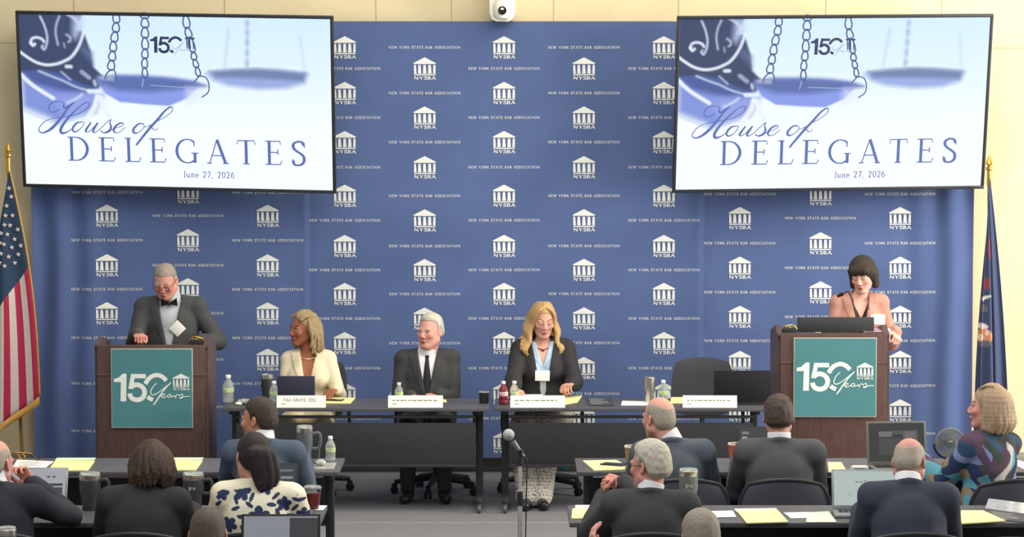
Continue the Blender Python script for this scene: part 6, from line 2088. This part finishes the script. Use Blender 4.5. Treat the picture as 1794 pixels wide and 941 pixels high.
# ---------------------------------------------------------------- audience chairs
def seat_at(px, Y, label, top=.78, rz=PI):
    x, _, _ = P_(px, Y)
    if not hasattr(seat_at, 'o'):
        seat_at.o = stack_chair((x, Y, 0), rz, label, top)
        return seat_at.o
    return again(seat_at.o, (x, Y, 0), rz, label)
seat_at(1370, R1 - .02, 'black rounded chair behind the dark-haired man in the grey-green suit')
seat_at(1195, R1 - .02, 'black rounded chair behind the bald man in the slate suit')
seat_at(458, R1 - .02, 'black rounded chair under the young man in blue')
seat_at(1752, R1 - .05, 'black rounded chair behind the woman in the multicoloured blouse', rz=PI + .25)
seat_at(1388, Y2 - .52, 'empty black rounded chair pushed under the second row below the big yellow pad')
seat_at(1760, Y2 - .50, 'empty black rounded chair at the bottom right corner')
for px, lb in ((-4, 'black chair under the bald man at the left edge'), (243, 'black chair under the brown-haired woman in black'), (448, 'black chair under the woman in the floral top'),
               (1140, 'black chair under the grey-haired man with clasped hands'), (1598, 'black chair under the bowed man in the navy suit')):
    seat_at(px, R2 - .02, lb)

# third-row table and laptop
F3 = at(560, 900, 13.0).x
table(F3 - 1.83, F3, 12.85, DS, 'black audience table below the frame, carrying the laptop at the bottom edge', 'audience tables')
F4 = at(1010, 900, 13.0).x
table(F4, F4 + 1.83, 12.85, DS, 'black audience table below the frame, under the raised hand at the bottom edge', 'audience tables')
p = at(492, 930, 13.25)
laptop((p.x, 13.1, ZT), .37, .235, 0.0, 'dark laptop with a blank grey screen at the bottom edge of the frame', 104, bk_lap, '#a2a6ae', [(.62, .04, 1.0, 1.0, '#4a4b4e')], .6)

# a teal strap hanging from the blonde woman's chair
p = at(985, 838, YP - .15)
t = thing('lanyard_strap', (p.x, YP - .19, 0), 'teal ribbon strap hanging under the blonde woman\'s chair', 'strap')
teal_c = cloth('teal_ribbon', '#1f7f8c')
mb = MB()
for s in (-1, 1):
    mb.box((s * .014, s * .004, .33), (.02, .004, .20), .001)
mb.box((0, 0, .22), (.05, .006, .06), .002)
mb.build('ribbon_loop', teal_c, t)

# ================================================================== FLAGS
gold_f = cloth('gold_fringe', '#cf9f55', noise=.3, scale=300, bump=.5)
wood_p = mat('oak_flag_pole', '#8a6a42', .45, noise=.2, scale=20, stretch=(4, 4, .4))
def flag_stand(px_top, py_top, px_bot, Y, label, eagle=False):
    a = at(px_top, py_top, Y)
    b = at(px_bot, 780, Y)
    t = thing('flag_stand', (b.x, Y, 0), label, 'flag pole')
    d = Vector((a.x - b.x, 0, a.z))
    mb = MB(); mb.tube([(0, 0, .03), (d.x * .97, 0, d.z * .97 - .05)], .014, 12); mb.build('pole', wood_p, t)
    mb = MB(); mb.lathe([(0, 0), (.16, 0), (.165, .012), (.12, .03), (.05, .05), (.03, .09), (.022, .12), (0, .12)], 32); mb.build('base', brass, t)
    mb = MB(); mb.lathe([(0, -.17), (.017, -.17), (.017, -.06), (.026, -.05), (.026, -.035), (.012, -.03), (.014, -.02), (.028, -.008), (.016, .02), (.006, .05), (0, .06)], 18, tuple(d)); mb.build('finial', brass, t)
    return t, d, b
def flag_cloth(t, name, E0, E1, S0, S1, nu, nv, fold, colour, mats, seed=1, bulge=.10):
    """u runs along the fly from the pole to the fringe, v from the top edge to the bottom edge"""
    def pos(u, v):
        S = np.array(S0) * (1 - v) + np.array(S1) * v
        E = np.array(E0) * (1 - v) + np.array(E1) * v
        p = S * (1 - u) + E * u
        k = u ** .8
        p = p + np.array([.018 * k * math.sin(v * fold * 2 + 1), -bulge * k * math.sin(v * PI) - .035 * k * math.sin(v * fold * 2 * PI / 2 + .6 + seed), 0])
        p[0] += bulge * .8 * math.sin(u * PI) * (.5 - v)
        return p
    mb = MB()
    vs = [tuple(pos(i / nu, j / nv)) for i in range(nu + 1) for j in range(nv + 1)]
    for i in range(nu):
        for j in range(nv):
            mb.f.append((i * (nv + 1) + j, (i + 1) * (nv + 1) + j, (i + 1) * (nv + 1) + j + 1, i * (nv + 1) + j + 1))
            mb.m.append(colour((i + .5) / nu, (j + .5) / nv))
    mb.v = vs
    return mb, pos
def finish(mb, name, mats, t, th=.003):
    o = build_flat(mb, name, mats, t)
    o.data.shade_smooth()
    m = o.modifiers.new('cloth_thickness', 'SOLIDIFY'); m.thickness = th; m.offset = 0
    return o
YF = 21.25
t, d, b = flag_stand(14, 262, 40, YF, 'oak pole with a gold spear tip and brass base holding the striped flag')
ft = thing('national_flag', (b.x, YF, 0), 'draped red and white striped flag with starred blue canton, left edge', 'flag')
def L_(px, py, dy=-.05):
    q = at(px, py, YF); return (q.x - b.x, dy, q.z)
red_f, white_f, navy_f = cloth('flag_red', '#b0304f'), cloth('flag_white', '#cfc3bd'), cloth('flag_blue', '#33455f')
def cf(u, v):
    if u < .42 and v < 7 / 13: return 2
    return 0 if int(v * 13) % 2 == 0 else 1
mb, pos = flag_cloth(ft, 'striped_cloth', L_(71, 690, -.12), L_(-60, 800, -.1), L_(17, 300, -.02), L_(-14, 480, -.05), 40, 52, 5, cf, None, 1, .12)
GU = [(i / 200, j / 200) for i in range(0, 90) for j in range(0, 112)]
GP = np.array([pos(u, v) for u, v in GU])
for px, py in ((15, 330), (11, 361), (9, 378), (22, 378), (8, 394), (17, 395), (31, 402), (3, 409), (13, 411), (26, 419), (8, 428), (21, 434), (37, 430), (4, 444), (16, 450), (33, 446), (27, 461), (10, 466), (19, 345), (2, 426), (2, 460)):
    q = at(px, py, YF - .05)
    i0 = np.argmin((GP[:, 0] - (q.x - b.x)) ** 2 + (GP[:, 2] - q.z) ** 2)
    u, v = GU[i0]
    P0, Pu, Pv = pos(u, v), pos(u + .01, v), pos(u, v + .01)
    n = unit(np.cross(Pu - P0, Pv - P0))
    if n[1] > 0: n = -n
    n = unit(n + np.array([0, -1.5, 0]))
    e1 = unit(np.cross(n, (.2, 0, 1))); e2 = unit(np.cross(n, e1))
    k = [P0 + n * .010 + (e1 * math.cos(a) + e2 * math.sin(a)) * (.021 if i % 2 == 0 else .0095) for i, a in enumerate(np.linspace(0, 2 * PI, 11)[:-1])]
    m0 = len(mb.v)
    mb.v += [tuple(q) for q in k] + [tuple(P0 + n * .010)]
    mb.f += [(m0 + i, m0 + (i + 1) % 10, m0 + 10) for i in range(10)]
    mb.m += [1] * 10
finish(mb, 'striped_cloth', [red_f, white_f, navy_f], ft)
def fringe(t, pos, nv, w_=.035, edges=('fly', 'top')):
    mb = MB()
    k = nv
    if 'fly' in edges:
        A = [pos(1.0, j / k) for j in range(k + 1)]
        Bq = [pos(1.0 + .035, j / k) for j in range(k + 1)]
        n0 = len(mb.v); mb.v += [tuple(q) for q in A + Bq]
        mb.f += [(n0 + j, n0 + j + 1, n0 + k + 1 + j + 1, n0 + k + 1 + j) for j in range(k)]; mb.m += [0] * k
    if 'top' in edges:
        A = [pos(j / k, 0) for j in range(k + 1)]
        Bq = [pos(j / k, 0) + np.array([w_ * .9, 0, .008]) for j in range(k + 1)]
        n0 = len(mb.v); mb.v += [tuple(q) for q in A + Bq]
        mb.f += [(n0 + j, n0 + j + 1, n0 + k + 1 + j + 1, n0 + k + 1 + j) for j in range(k)]; mb.m += [0] * k
    finish(mb, 'fringe', [gold_f], t, .006)
fringe(ft, pos, 52, .012)
t, d, b = flag_stand(1733, 285, 1737, YF, 'oak pole holding the dark blue flag beside the right-hand display')
ft = thing('state_flag', (b.x, YF, 0), 'draped dark blue flag with a partly folded orange and white emblem at the right', 'flag')
dblue = cloth('deep_blue_flag_cloth', '#465070')
def cf2(u, v): return 0
mb, pos = flag_cloth(ft, 'blue_cloth', L_(1760, 745, -.08), L_(1699, 775, -.12), L_(1733, 305, -.02), L_(1728, 400, -.03), 150, 110, 7, cf2, None, 2, .05)
GV = np.array(mb.v)
fc = GV[np.array(mb.f)].mean(1)
fc[:, 0] += b.x
for fi in range(len(mb.f)):
    P = fc[fi]
    if P[1] > -.055: continue
    kk_ = FPX / (YF - .1)
    px, py = 897 + P[0] * kk_, 130 + (CAMZ - P[2]) * kk_
    for cx, cy, rx, ry, mi, ro in ((1728, 590, 13, 14, 1, 0), (1724, 572, 11, 5, 2, .2), (1729, 603, 10, 6, 3, 0), (1726, 524, 14, 3.2, 2, -.4), (1732, 498, 5, 12, 4, 0), (1727, 541, 8, 7, 3, .3), (1737, 430, 2.5, 26, 4, 0), (1722, 592, 4, 6, 2, 0), (1733, 584, 3, 5, 2, 0)):
        dx, dy = px - cx, py - cy
        u_, v_ = dx * math.cos(ro) + dy * math.sin(ro), -dx * math.sin(ro) + dy * math.cos(ro)
        if (u_ / rx) ** 2 + (v_ / ry) ** 2 < 1: mb.m[fi] = mi
finish(mb, 'blue_cloth', [dblue, cloth('emblem_orange', '#c98a68'), cloth('emblem_white', '#d5d2cf'), cloth('emblem_slate', '#6d6a78'), cloth('emblem_red', '#9a4a50')], ft)
fringe(ft, pos, 40, .010, edges=('fly',))
